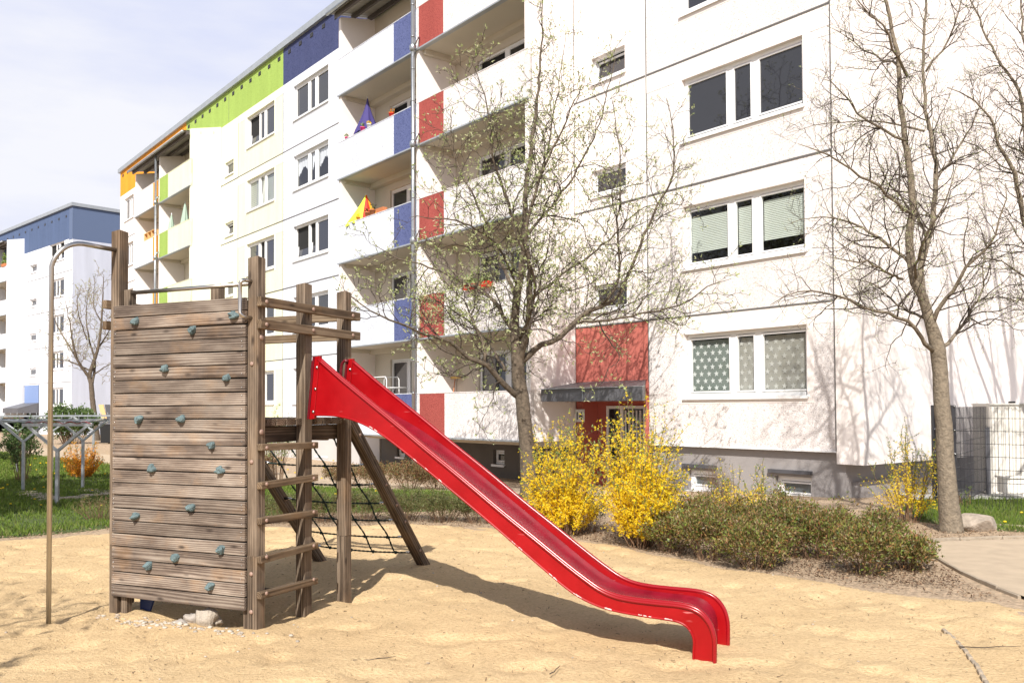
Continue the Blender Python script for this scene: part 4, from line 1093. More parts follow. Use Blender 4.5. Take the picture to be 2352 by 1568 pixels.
for _ in range(120):
    c = Vector((rr.uniform(-.4, .4), rr.uniform(-.1, .1), 0.2 + abs(rr.gauss(0, .4)))); d = Vector((rr.uniform(-1, 1), rr.uniform(-1, 1), rr.uniform(-.3, 1))).normalized() * .12; e = d.orthogonal().normalized() * .05
    mb.add([c - d, c - e, c + d, c + e], [(0, 1, 2, 3)])
mb.build('plants', SHLL, t)
# ------------------------------------------------------------------ the play tower
TB = Vector((-1.92, 6.64, 0)); TU = Vector((0.912, -0.41, 0)).normalized(); TV = Vector((-TU.y, TU.x, 0)); TANG = math.atan2(TU.y, TU.x)
tower = thing('play_tower', 'wooden climbing tower with plank wall, ladder, rope net and long red slide', 'play tower', TB, TANG)
def tl(px, py, y):                                            # point of the picture on the tower's local plane y
    r = ray(px, py); o = Vector((0, 0, EYE)) - TB
    t = (y - o.dot(TV)) / r.dot(TV); p = o + r * t
    return p.dot(TU), p.z
PW = 0.046
AX, FY = -1.4165, 1.127
def bolt(x, y, z, n, r=0.017, mat=None, parent=None):
    mb = MB(); c = Vector((x, y, z)); n = Vector(n).normalized()
    mb.tube([c, c + n * 0.006, c + n * 0.011], [r, r, r * 0.5], 10)
    return mb.build('bolt', mat or BOLT, parent or tower)
def post(x, y, h, z0=-0.25):
    mb = MB(); n = 6
    for k in range(2):                                        # two glued halves with a saw cut low down
        mb.obox((x - PW / 2 + k * PW, y, (z0 + 0.55) / 2), ((PW / 2 - 0.0018, 0, 0), (0, PW, 0), (0, 0, (0.55 - z0) / 2)), 0, 2)
    mb.obox((x, y, (0.55 + h) / 2), ((PW, 0, 0), (0, PW, 0), (0, 0, (h - 0.55) / 2)), 0, 2)
    mb.obox((x, y, 0.549), ((PW, 0, 0), (0, PW, 0), (0, 0, 0.004)), 0, 2)
    o = mb.build('post', WOODP, tower, bevel=0.007)
    # slanted worn top
    for v in o.data.vertices:
        if v.co.z > h - 0.01: v.co.z += (v.co.x - x) * 0.12 - (v.co.y - y) * 0.1
    return o
for (x, y, h) in ((0, 0, 2.78), (AX, 0, 3.10), (0, 0.571, 2.65), (0, FY, 2.65), (AX, FY, 2.79), (AX, 0.571, 2.45)): post(x, y, h)
mb = MB(); mb.obox((AX + 0.085, 0.03, 1.35), ((0.033, 0, 0), (0, 0.035, 0), (0, 0, 1.27)), 0, 2); mb.build('bar_post', WOODP, tower, bevel=0.005)
mb = MB(); mb.obox((AX + 0.10, 0.0, 0.06), ((0.03, 0, 0), (0, 0.03, 0), (0, 0, 0.25)), 0, 2); mb.obox((-0.075, 0.0, 0.06), ((0.02, 0, 0), (0, 0.03, 0), (0, 0, 0.25)), 0, 2); mb.build('foot_batten', WOODP, tower, bevel=0.004)
for z in (0.14, 0.42, 1.25, 1.98): bolt(-0.004, -PW, z, (0, -1, 0))
for z in (1.47, 2.18): bolt(PW, 0.0, z, (1, 0, 0), 0.022)
# climbing wall: 23 planks
mb = MB(); n = 23; z0, z1 = 0.150, 2.49; pitch = (z1 - z0) / n
for k in range(n):
    a = z0 + k * pitch; b = a + pitch - 0.009
    dy = random.uniform(-0.002, 0.002); tw = random.uniform(-0.0015, 0.0015)
    mb.obox(((AX + 0.012 - PW - 0.001) / 2, -0.058 + dy, (a + b) / 2 + tw), (((-PW - 0.001 - AX - 0.012) / 2, 0, random.uniform(-.0012, .0012)), (0, 0.014, 0), (0, 0, (b - a) / 2)), 0, 0)
wallp = mb.build('climbing_wall', WOOD, tower, bevel=0.0035)
mb = MB(); mb.box(AX + 0.12, -PW - 0.004, -0.041, -0.038, z0 + 0.02, z1 - 0.03); mb.build('plank_gap_shade', BLACK, tower)  # black sheet added behind the planks, painted shade for the gaps
mb = MB()
for k in range(n):
    a = z0 + k * pitch
    for xx in (AX + 0.035, -PW - 0.03):
        for dz in (0.028, 0.068):
            mb.tube([(xx + random.uniform(-.006, .006), -0.0725, a + dz), (xx, -0.0750, a + dz)], 0.0042, 6)
mb.build('screws', BOLTM, wallp)
HOLDPX = [(312, 738), (443, 757), (538, 724), (380, 846), (521, 867), (321, 962), (417, 961), (487, 1021), (350, 1075), (507, 1079), (440, 1164), (313, 1184), (509, 1260), (404, 1279), (343, 1297), (485, 1344)]
for i, (px, py) in enumerate(HOLDPX):
    x, z = tl(px, py, -0.075)
    r = random.Random(i); t = Vector((x, -0.072, z)); mb = MB(); seg, ring = 16, 8; vs = []
    sx, sz = r.uniform(0.030, 0.038), r.uniform(0.027, 0.034); sd = Vector((i * 3.1, 0, 7)); lo = r.uniform(0, 6.28)
    for a in range(ring + 1):
        th = math.pi / 2 * a / ring
        for k in range(seg):
            ph = 2 * math.pi * k / seg
            tri = 1 + 0.16 * math.cos(3 * ph + lo) + 0.10 * math.cos(2 * ph + lo * 2)
            d = Vector((math.cos(ph), 0, math.sin(ph)))
            q = math.sin(th) * tri
            h = math.cos(th) ** 0.8 * 0.052
            p = Vector((d.x * sx * q, -h, d.z * sz * q - 0.012 * math.cos(th)))
            nn = mnoise.noise(p * 42 + sd) * 0.022 + abs(mnoise.noise(p * 75 + sd)) * 0.014
            p.y += nn * (0.3 + 0.7 * math.cos(th)) - 0.0; p.x += nn * 0.4
            vs.append(t + p)
    fs = [(a * seg + k, (a + 1) * seg + k, (a + 1) * seg + (k + 1) % seg, a * seg + (k + 1) % seg) for a in range(ring) for k in range(seg)]
    mb.add(vs, fs, 0, None, True)
    h = mb.build('climbing_hold', HOLD, wallp)
    mb = MB(); mb.tube([t + Vector((0.006, -0.030, -.004)), t + Vector((0.006, -0.049, -.004))], 0.0065, 8); mb.build('hold_bolt', BOLTM, h) if False else None
# guard rails and rungs
def rail(x0, x1, y0, y1, z, hh, name, grain, mat=WOODY, tilt=0.0):
    mb = MB(); mb.obox(((x0 + x1) / 2, (y0 + y1) / 2, z), (((x1 - x0) / 2, 0, 0), (0, (y1 - y0) / 2, tilt), (0, 0, hh / 2)), 0, grain)
    return mb.build(name, mat, tower, bevel=0.006)
for z in (2.445, 2.275):
    rail(PW + 0.001, PW + 0.046, -0.06, FY + 0.12, z, 0.072, 'guard_rail', 1)
    for y in (0.0, 0.571, FY): bolt(PW + 0.046, y, z, (1, 0, 0), 0.016)
    rail(AX - 0.10, 0.09, FY + PW + 0.001, FY + PW + 0.046, z, 0.072, 'guard_rail', 0)
for z in (2.50, 2.33):
    rail(AX - PW - 0.046, AX - PW - 0.001, -0.09, FY + 0.1, z, 0.07, 'guard_rail', 1)
for k, z in enumerate((1.354, 1.085, 0.815, 0.546, 0.277)):
    rail(PW + 0.001, PW + 0.05, -0.052, 0.571 + 0.065, z - 0.004 * k, 0.052, 'rung', 1, tilt=0.006 * (1 if k % 2 else -1))
    for y in (0.0, 0.571): bolt(PW + 0.05, y, z, (1, 0, 0), 0.015)
# platform
mb = MB()
for k in range(10):
    y = -0.02 + k * 0.118
    if k == 9: y = 1.04
    mb.obox(((AX + 0.03 - 0.0) / 2 - 0.01, y + 0.055, 1.54), (((0.02 - AX) / 2, 0, 0), (0, 0.054, 0), (0, 0, 0.028)), 0, 0)
mb.build('platform_deck', WOODP, tower, bevel=0.004)
for x in (-0.085, AX + 0.085): rail(x - 0.03, x + 0.03, -0.04, FY + 0.04, 1.445, 0.125, 'platform_beam', 1, WOODP)
for y in (0.06, FY - 0.08): rail(AX + 0.12, -0.12, y - 0.03, y + 0.03, 1.43, 0.12, 'platform_beam', 0, WOODP)
rail(-0.40, -0.12, 0.30, 0.36, 0.20, 0.06, 'cross_brace', 0, WOODP)
# leaning legs with the climbing net between them
SL = lambda x, s: Vector((x, FY + 0.09 + 1.42 * s, 1.60 - 1.60 * s))
for x in (-0.055, AX + 0.05):
    a, b = SL(x, -0.01), SL(x, 1.10); d = (b - a) / 2; nrm = d.cross(Vector((1, 0, 0))).normalized()
    mb = MB(); mb.obox((a + b) / 2, ((PW, 0, 0), nrm * PW, d), 0, 2); mb.build('leaning_leg', WOODP, tower, bevel=0.007)
    for s in (0.12, 0.42, 0.55, 0.66, 0.86):
        c = SL(x, s) - nrm * PW * (1 if nrm.y < 0 else -1)
        bolt(x + PW, SL(x, s).y, SL(x, s).z, (1, 0, 0), 0.013)
net = None
hs = [0.13, 0.30, 0.42, 0.54, 0.655, 0.77, 0.88]
mb = MB()
xl, xr = AX + 0.05 + PW, -0.055 - PW
def netp(x, s, sag=0.02):
    u = (x - xl) / (xr - xl); p = SL(x, s); p.z -= sag * 4 * u * (1 - u); return p
def twist(mb, pts, r=0.0085):
    for ph in (0, math.pi):
        out = []
        for i, p in enumerate(pts):
            d = (pts[min(i + 1, len(pts) - 1)] - pts[max(i - 1, 0)]).normalized(); a = d.orthogonal().normalized(); b = d.cross(a); q = i * 1.25 + ph
            out.append(p + (a * math.cos(q) + b * math.sin(q)) * r * 0.45)
        mb.tube(out, r * 0.72, 5)
for s in hs: twist(mb, [netp(xl + (xr - xl) * k / 60, s) for k in range(61)])
cols = [xl + (xr - xl) * f for f in (0.17, 0.39, 0.61, 0.83)]
for x in cols: twist(mb, [netp(x + 0.012 * math.sin(k * .4), 0.03 + 0.85 * k / 60) for k in range(61)])
for s in hs:
    for x in cols: mb.ball(netp(x, s), 0.018, 0, 7, 5)
net = mb.build('climbing_net', ROPE, tower)
for s in hs:
    for x, sg in ((xl, 1), (xr, -1)):
        p = netp(x, s); mb = MB(); mb.tube([p, p + Vector((0.025 * sg, 0, 0))], 0.013, 8); mb.tube([p + Vector((0.04 * sg, 0, 0)), p + Vector((0.085 * sg, 0, -0.002))], 0.0125, 8, 1); mb.build('rope_ferrule', [BLACK, BOLTM], net)
# steel parts
mb = MB(); pts = [(-1.50, -0.565, -0.2), (-1.50, -0.565, 2.74)]
for k in range(1, 9):
    a = k / 8 * math.pi / 2; pts.append((-1.50 + 0.012 * k, -0.565 + 0.20 * (1 - math.cos(a)), 2.74 + 0.20 * math.sin(a)))
pts.append((AX, -PW, 2.945)); mb.tube(pts, 0.0185, 14); mb.build('sliding_pole', STEEL, tower)
mb = MB(); mb.tube([(AX + 0.115, 0.02, 2.595), (-PW, 0.0, 2.59)], 0.0165, 12); mb.build('grab_bar', STEEL, tower)
mb = MB(); pts = [(-0.012, -PW, 2.60), (-0.025, -PW - 0.05, 2.605)]
for k in range(9):
    a = math.pi / 2 - k / 8 * math.pi / 2; pts.append((-0.03 - 0.015 * (1 - math.sin(a)), -PW - 0.055 - 0.03 * math.cos(a), 2.575 + 0.03 * math.sin(a)))
for k in range(9):
    a = k / 8 * math.pi / 2; pts.append((-0.045 + 0.015 * (math.sin(a)), -PW - 0.085 + 0.03 * (1 - math.cos(a)), 2.36 - 0.03 * math.sin(a)))
pts.append((-0.012, -PW, 2.325)); mb.tube(pts, 0.014, 12); mb.build('grab_handle', STEEL, tower)
mb = MB(); mb.prism([(AX + 0.14, 0.30), (AX + 0.36, 0.30), (AX + 0.22, -0.05), (AX + 0.14, -0.05)], 1, 0.10, 0.12); mb.build('blue_board', NAVY, tower)
# the slide
NX, NY, SW = 3.23, 0.515, 0.455
RIM = [(-3.04, 2.045), (-2.78, 1.85), (-2.33, 1.535), (-2.08, 1.355), (-1.80, 1.16), (-1.46, 0.915), (-1.2, 0.735), (-0.95, 0.56), (-0.80, 0.462), (-0.70, 0.405), (-0.60, 0.372), (-0.48, 0.357), (-0.32, 0.352), (-0.17, 0.350), (-0.08, 0.338), (-0.01, 0.305), (0.04, 0.245), (0.065, 0.17), (0.07, 0.09), (0.065, -0.10)]
BOT = [(-3.09, 1.59), (-2.86, 1.582), (-2.66, 1.535), (-2.45, 1.44), (-2.15, 1.245), (-1.60, 0.862), (-1.29, 0.635), (-1.06, 0.468), (-0.93, 0.378), (-0.82, 0.322), (-0.70, 0.282), (-0.58, 0.262), (-0.42, 0.248), (-0.26, 0.240), (-0.17, 0.232), (-0.11, 0.205), (-0.075, 0.16), (-0.062, 0.11), (-0.065, 0.05), (-0.07, -0.10)]
def smooth_pts(P, m):
    P = [Vector((p[0], p[1])) for p in P]; out = []
    for i in range(len(P) - 1):
        p0, p1, p2, p3 = P[max(i - 1, 0)], P[i], P[i + 1], P[min(i + 2, len(P) - 1)]
        for k in range(m):
            t = k / m; out.append(0.5 * ((2 * p1) + (p2 - p0) * t + (2 * p0 - 5 * p1 + 4 * p2 - p3) * t * t + (3 * p1 - p0 - 3 * p2 + p3) * t ** 3))
    out.append(P[-1]); return out
RS, BS = smooth_pts(RIM, 5), smooth_pts(BOT, 5); NS = len(RS)
slide = None
def P3d(p, y): return (NX + p.x, y, p.y)
ys = [NY, NY + SW]
FLO = []
for i in range(NS):
    q = i / (NS - 1); f = 0.80 - 0.30 * min(1, q * 5)
    FLO.append(RS[i].lerp(BS[i], f if q < 0.86 else 0.50))
mb = MB(); vs = []; K = 12
for i in range(NS):
    for k in range(K + 1):
        w = k / K; y = ys[0] + 0.012 + (SW - 0.024) * w
        c = (2 * w - 1) ** 4 * 0.022
        vs.append((NX + FLO[i].x, y, FLO[i].y + c))
mb.add(vs, [(i * (K + 1) + k, (i + 1) * (K + 1) + k, (i + 1) * (K + 1) + k + 1, i * (K + 1) + k + 1) for i in range(NS - 1) for k in range(K)], 0, None, True)
vs2 = [(a, b, c - 0.012) for a, b, c in vs]
mb.add(vs2, [(i * (K + 1) + k, i * (K + 1) + k + 1, (i + 1) * (K + 1) + k + 1, (i + 1) * (K + 1) + k) for i in range(NS - 1) for k in range(K)], 0, None, True)
slide = mb.build('slide', REDC, tower)
slide['label'] = 'long bright red slide running down to the right onto the sand'
CHIP = plain('chipped_edge', (0.80, 0.72, 0.70), 0.6)
for j, y in enumerate(ys):
    mb = MB(); th = 0.008
    for sgn in (-1, 1):
        vs = []
        for i in range(NS):
            for f in (0.0, 0.25, 0.5, 0.75, 1.0):
                p = RS[i].lerp(BS[i], f); vs.append((NX + p.x, y + sgn * th, p.y))
        F = [(i * 5 + k, (i + 1) * 5 + k, (i + 1) * 5 + k + 1, i * 5 + k + 1) for i in range(NS - 1) for k in range(4)]
        mb.add(vs, F if sgn > 0 else [f[::-1] for f in F], 0, None, True)
    sp = mb.build('side_panel', REDP, slide)
    # rolled rim: a wide flattened bead on top, a step below it
    mb = MB(); out = -1 if j == 0 else 1
    for (du, dv, r) in ((0.0, 0.0, 0.0155), (0.0, 0.010, 0.0115)):
        mb.tube([(NX + p.x, y + out * (0.002 + dv), p.y - (0.0 if dv == 0 else 0.012)) for p in RS], r, 10)
    mb.build('rim', REDR, slide)
    mb = MB(); mb.tube([(NX + p.x, y + out * 0.008, p.y + 0.004) for p in BS], 0.0085, 8); mb.build('lower_bead', REDP, slide)
    # worn chips along the lower edge
    mb = MB(); r = random.Random(j + 3)
    for c in ((0.14, 0.155), (0.21, 0.245), (0.30, 0.325), (0.37, 0.385), (0.45, 0.465), (0.55, 0.565), (0.64, 0.655), (0.70, 0.715)):
        for _ in range(7):
            i = int((c[0] + (c[1] - c[0]) * r.random()) * (NS - 1)); p = BS[i]
            d = (BS[min(i + 1, NS - 1)] - p).normalized() * r.uniform(0.006, 0.02); zz = r.uniform(0.006, 0.012)
            yv = y + out * 0.0168
            mb.add([(NX + p.x - d.x, yv, p.y - d.y + zz - .002), (NX + p.x + d.x, yv, p.y + d.y + zz - .002), (NX + p.x + d.x * .7, yv, p.y + d.y * .7 + zz + .002), (NX + p.x - d.x * .8, yv, p.y - d.y * .8 + zz + .003)], [(0, 1, 2, 3)])
    tag(mb.build('worn_chips', CHIP, slide), kind='stuff')
    # end flange with the dark edge and bolts
    a, b = Vector((NX - 3.045, y, 2.06)), Vector((NX - 3.100, y, 1.56))
    mb = MB(); d = (b - a) / 2; s_ = Vector((0.024, 0, 0.003)); mb.obox((a + b) / 2, (s_, (0, 0.018, 0), d)); mb.build('end_flange', REDP, slide, bevel=0.004)
    mb = MB(); mb.obox((a + b) / 2 + Vector((-0.034, 0, 0)), ((0.009, 0, 0), (0, 0.022, 0), d)); mb.build('flange_plate', REDD, slide, bevel=0.003)
    for z_, xo in ((1.97, 0.0), (1.80, -0.02), (1.62, -0.045)):
        bolt(NX - 3.045 + xo * 0.8, y + (-0.019 if j == 0 else -0.019), z_, (0, -1, 0), 0.012, BOLTM, slide)
    mb = MB(); X = NX - 3.06; yi = y + (0.03 if j == 0 else -0.03)
    mb.tube([(X, yi, 2.04), (X - 0.035, yi, 2.045), (X - 0.06, yi, 2.02), (X - 0.07, yi, 1.96), (X - 0.07, yi, 1.84)], 0.013, 10); mb.build('handle', REDD, slide)

# stones in the hollow below the climbing wall
STN = [(412, 1433, 0.062, 0.040, 'rounded flat brown stone left of the big pale stone by the tower'), (471, 1427, 0.085, 0.085, 'large pale angular stone at the hollow under the climbing wall'),
       (440, 1420, 0.06, 0.045, 'brownish stone tucked behind the large pale stone'), (497, 1423, 0.05, 0.035, 'small stone just right of the large pale stone')]
for i, (px, py, r, h, lb) in enumerate(STN):
    p = at(px, py, 1.65 * 2030 / (py - 935))
    mb = MB(); mb.ball((0, 0, 0), (r, r * 0.8, h), 0, 14, 9, 0.16 if i == 0 else 0.34)
    o = mb.build('stone', STONE if i % 2 == 0 else plain('stone_pale', (0.40, 0.345, 0.28), 0.85, var=0.2, vscale=20, bump=0.6)); o.location = (p.x, p.y, h * 0.45)
    tag(o, lb, 'stone')
def pebbles():
    mb = MB(); r = random.Random(12)
    for _ in range(120):
        a = r.gauss(-0.62, 0.40); b = r.gauss(-0.20, 0.045) - 0.16 * math.cos((a + .7) * 1.9) * 0.5 + 0.03
        w = TB + TU * a + TV * b; s = r.uniform(0.005, 0.017)
        mb.ball((w.x, w.y, sandtop(np.array([w.x]), np.array([w.y]))[0] + s * 0.3), (s * 1.3, s, s * 0.7), 0, 6, 4, 0.3)
    for _ in range(90):
        x, y = r.uniform(-5, 3), r.uniform(4.8, 11); s = r.uniform(0.004, 0.010)
        mb.ball((x, y, sandtop(np.array([x]), np.array([y]))[0] + s * 0.3), (s * 1.3, s, s * 0.7), 0, 6, 4, 0.3)
    tag(mb.build('pebbles', PEB), kind='stuff')
pebbles()

# ------------------------------------------------------------------ trees
def resample(P, R, step, jit, rs):
    out, rr = [], []
    for i in range(len(P) - 1):
        p0, p1, p2, p3 = P[max(i - 1, 0)], P[i], P[i + 1], P[min(i + 2, len(P) - 1)]
        n = max(1, int((p2 - p1).length / step))
        for k in range(n):
            t = k / n; q = 0.5 * ((2 * p1) + (p2 - p0) * t + (2 * p0 - 5 * p1 + 4 * p2 - p3) * t * t + (3 * p1 - p0 - 3 * p2 + p3) * t ** 3)
            r = R[i] + (R[i + 1] - R[i]) * t
            out.append(q + Vector((rs.gauss(0, 1), rs.gauss(0, 1), rs.gauss(0, 1))) * jit * (0.3 + min(1, 0.03 / max(r, .005)))); rr.append(r)
    out.append(P[-1]); rr.append(R[-1]); return out, rr
def grow_path(p, d, L, step, wob, up, rs):
    pts = [p.copy()]; d = d.normalized(); n = max(2, int(L / step)); st = L / n
    for _ in range(n):
        d = (d + Vector((rs.gauss(0, wob), rs.gauss(0, wob), rs.gauss(0, wob) + up))).normalized()
        pts.append(pts[-1] + d * st)
    return pts
def leaf_quad(V, c, d, w, ln):
    d = d.normalized(); s = d.orthogonal().normalized() * w
    V += [c, c + d * ln * 0.5 + s, c + d * ln, c + d * ln * 0.5 - s]
def tree(name, label, base, limbs, rs_seed, bark=BARK, leafm=LEAFS, l1=(0.4, 1.3), s1=0.26, l2=(0.18, 0.55), s2=0.15, s3=0.11, leaf=(0.03, 0.055), start=0.16, up=0.05, leaves=3, tw=0.0035, group=None, wob=0.22, mat3=TWIG):
    rs = random.Random(rs_seed)
    base = Vector(base)
    root = thing(name, label, 'tree', base, 0, group)
    T, Bm, V = MB(), MB(), []
    N3 = 0
    def twig_end(p, d):
        for _ in range(leaves):
            dd = (d.normalized() * 0.8 + Vector((rs.gauss(0, .6), rs.gauss(0, .6), rs.gauss(0, .6) + 0.25)))
            leaf_quad(V, p, dd, rs.uniform(0.18, 0.30) * leaf[0], rs.uniform(*leaf))
    def side_dir(t, rs, ang):
        a = t.orthogonal().normalized(); b = t.cross(a); q = rs.uniform(0, 2 * math.pi)
        s = a * math.cos(q) + b * math.sin(q)
        return (t * math.cos(ang) + s * math.sin(ang)).normalized()
    for li, (P, R) in enumerate(limbs):
        if li and name != 'bare_tree': R = [q * 0.82 for q in R]
        if label.startswith('pale bare'): R = [q * 0.68 for q in R]
        P = [Vector(p) - base for p in P]
        pts, rr = resample(P, R, 0.16, 0.010, rs)
        T.tube(pts, rr, 9 if R[0] > 0.04 else 6)
        total = sum((b - a).length for a, b in zip(pts[:-1], pts[1:])); acc = 0; nxt = total * (start if li else 0.50)
        for i in range(1, len(pts) - 1):
            acc += (pts[i] - pts[i - 1]).length
            while acc > nxt:
                f = acc / total; nxt += s1 * rs.uniform(0.6, 1.4)
                t = (pts[i + 1] - pts[i - 1]).normalized()
                L = (l1[1] + (l1[0] - l1[1]) * f) * rs.uniform(0.55, 1.15)
                d = side_dir(t, rs, rs.uniform(0.7, 1.3)) + Vector((0, 0, 0.12))
                r0 = min(rr[i] * 0.6, 0.0045 + 0.006 * L)
                br = grow_path(pts[i], d, L, 0.09, wob, up, rs); m = len(br)
                Bm.tube(br, [r0 * (1 - 0.75 * k / (m - 1)) for k in range(m)], 4, 0, False)
                twig_end(br[-1], br[-1] - br[-2])
                a2 = 0; n2 = s2
                for k in range(1, m - 1):
                    a2 += (br[k] - br[k - 1]).length
                    while a2 > n2:
                        n2 += s2 * rs.uniform(0.6, 1.4)
                        L2 = rs.uniform(*l2) * (1.1 - 0.5 * k / m)
                        d2 = side_dir((br[k + 1] - br[k - 1]).normalized(), rs, rs.uniform(0.6, 1.25)) + Vector((0, 0, 0.1))
                        b2 = grow_path(br[k], d2, L2, 0.07, wob * 1.2, up * 1.2, rs); m2 = len(b2)
                        Bm.tube(b2, [tw * (1.25 - 0.6 * q / (m2 - 1)) for q in range(m2)], 3, 0, False)
                        twig_end(b2[-1], b2[-1] - b2[-2])
                        a3 = 0; n3 = s3
                        for q in range(1, m2 - 1):
                            a3 += (b2[q] - b2[q - 1]).length
                            if a3 > n3:
                                n3 += s3 * rs.uniform(0.6, 1.4)
                                d3 = side_dir((b2[q + 1] - b2[q - 1]).normalized(), rs, rs.uniform(0.5, 1.1)) + Vector((0, 0, 0.2))
                                b3 = grow_path(b2[q], d3, rs.uniform(0.04, 0.14), 0.05, 0.15, 0.1, rs)
                                Bm.tube(b3, [tw * 0.75] * len(b3), 3, 0, False)
                                twig_end(b3[-1], b3[-1] - b3[-2])
    tr = T.build('trunk', bark, root)
    Bm.build('branches', mat3, root)
    V = np.array([tuple(v) for v in V]); np_mesh('leaves', V, np.arange(len(V)).reshape(-1, 4), leafm, root)
    return root
def limb(pts, r0, r1, p=1.0):
    n = len(pts); return (pts, [r0 + (r1 - r0) * (i / (n - 1)) ** p for i in range(n)])
def L2W(d0, *pp):                                             # picture points with a depth each
    return [at(x, y, d0 + dd) for x, y, dd in pp]
d = 17.1
g1 = gh(0, d)
b1 = at(1217, 1134, d); b1.z = g1
trunk1 = ([Vector((b1.x, b1.y, g1 - 0.15)), Vector((b1.x - 0.01, b1.y, g1 + 0.12)), at(1212, 1060, d), at(1208, 1000, d), at(1200, 930, d), at(1192, 870, d), at(1188, 820, d), at(1182, 750, d), at(1190, 660, d), at(1204, 560, d), at(1208, 440, d), at(1222, 330, d), at(1236, 200, d), at(1246, 80, d), at(1243, -60, d)],
          [0.22, 0.175, 0.148, 0.143, 0.138, 0.132, 0.124, 0.09, 0.075, 0.062, 0.05, 0.038, 0.026, 0.016, 0.006])
limbs1 = [trunk1,
    limb(L2W(d, (1194, 835, 0), (1213, 745, -0.3), (1217, 640, -0.5), (1209, 540, -0.7), (1232, 430, -0.9), (1290, 300, -1.2), (1335, 200, -1.3)), 0.085, 0.008),
    limb(L2W(d, (1198, 830, 0), (1245, 792, 0.1), (1285, 775, 0.1), (1342, 720, 0.3), (1406, 692, 0.5), (1440, 640, 0.6), (1480, 540, 0.6), (1512, 470, 0.5), (1546, 400, 0.4), (1546, 300, 0.4), (1530, 225, 0.3)), 0.078, 0.006),
    limb(L2W(d, (1190, 912, 0), (1150, 875, -0.3), (1120, 838, -0.5), (1075, 822, -0.7), (1035, 785, -0.9), (980, 770, -1.1), (915, 742, -1.4), (850, 712, -1.6), (790, 670, -1.7)), 0.075, 0.007),
    limb(L2W(d, (1112, 832, -0.5), (1110, 790, -0.4), (1088, 742, -0.2), (1066, 690, 0.1), (1010, 640, 0.4)), 0.042, 0.007),
    limb(L2W(d, (1180, 765, 0), (1145, 705, 0.4), (1110, 668, 0.7), (1050, 642, 1.0), (985, 612, 1.3), (905, 590, 1.5), (860, 560, 1.6)), 0.055, 0.006),
    limb(L2W(d, (1186, 680, 0), (1150, 600, 0.5), (1122, 520, 0.9), (1082, 440, 1.2), (1042, 350, 1.4), (1036, 250, 1.5)), 0.05, 0.006),
    limb(L2W(d, (1204, 560, 0), (1162, 450, -0.4), (1130, 350, -0.7), (1118, 240, -0.9), (1080, 130, -1.0)), 0.042, 0.006),
    limb(L2W(d, (1385, 700, 0.4), (1422, 640, 0.2), (1418, 520, 0.0), (1426, 403, -0.1), (1416, 300, -0.1), (1405, 215, -0.1)), 0.036, 0.005),
    limb(L2W(d, (1208, 540, -0.4), (1262, 480, 0.2), (1320, 400, 0.7), (1370, 300, 1.0), (1400, 190, 1.1), (1415, 130, 1.1)), 0.038, 0.005),
    limb(L2W(d, (1320, 742, 0.3), (1390, 735, -0.4), (1470, 722, -0.9), (1560, 700, -1.3), (1640, 650, -1.5), (1680, 640, -1.6)), 0.036, 0.005),
    limb(L2W(d, (1215, 690, 0), (1290, 630, 0.8), (1370, 575, 1.3), (1450, 500, 1.2), (1500, 470, 1.1), (1590, 470, 0.9)), 0.035, 0.005),
    limb(L2W(d, (1190, 660, 0), (1140, 560, -0.9), (1080, 520, -1.4), (1010, 500, -1.8), (940, 500, -2.0)), 0.035, 0.005),
    limb(L2W(d, (1209, 440, 0), (1250, 380, 0.5), (1270, 270, 0.8), (1290, 150, 0.8), (1300, 60, 0.8)), 0.03, 0.005),
    limb(L2W(d, (1160, 850, 0), (1100, 760, 1.2), (1020, 700, 1.9), (930, 680, 2.3)), 0.035, 0.005),
    limb(L2W(d, (1200, 800, 0), (1230, 700, 1.4), (1260, 560, 2.0), (1300, 430, 2.2)), 0.04, 0.005),
    limb(L2W(d, (1195, 780, 0), (1230, 660, -1.4), (1180, 520, -2.0), (1150, 380, -2.2)), 0.04, 0.005)]
tree('leafing_tree', 'large leafing tree with grey-brown trunk standing between the slide and the house entrance', (b1.x, b1.y, g1), limbs1, 5, start=0.10, l1=(0.5, 1.9), s1=0.19, l2=(0.2, 0.75), s2=0.13, s3=0.11, leaf=(0.045, 0.085), leaves=3, tw=0.0046, up=0.03, wob=0.25)
d = 11.6
b2 = at(2184, 1230, d); b2.z = gh(0, d)
trunk2 = ([Vector((b2.x, b2.y, -0.15)), Vector((b2.x, b2.y, 0.04)), at(2176, 1120, d), at(2172, 1040, d), at(2165, 940, d), at(2158, 860, d), at(2153, 800, d), at(2136, 740, d), at(2118, 680, d), at(2092, 604, d), at(2093, 443, d), at(2079, 322, d), at(2066, 242, d), at(2060, 121, d), at(2030, -20, d), at(2000, -160, d)],
          [0.185, 0.15, 0.118, 0.11, 0.102, 0.096, 0.098, 0.072, 0.062, 0.055, 0.045, 0.038, 0.033, 0.027, 0.02, 0.006])
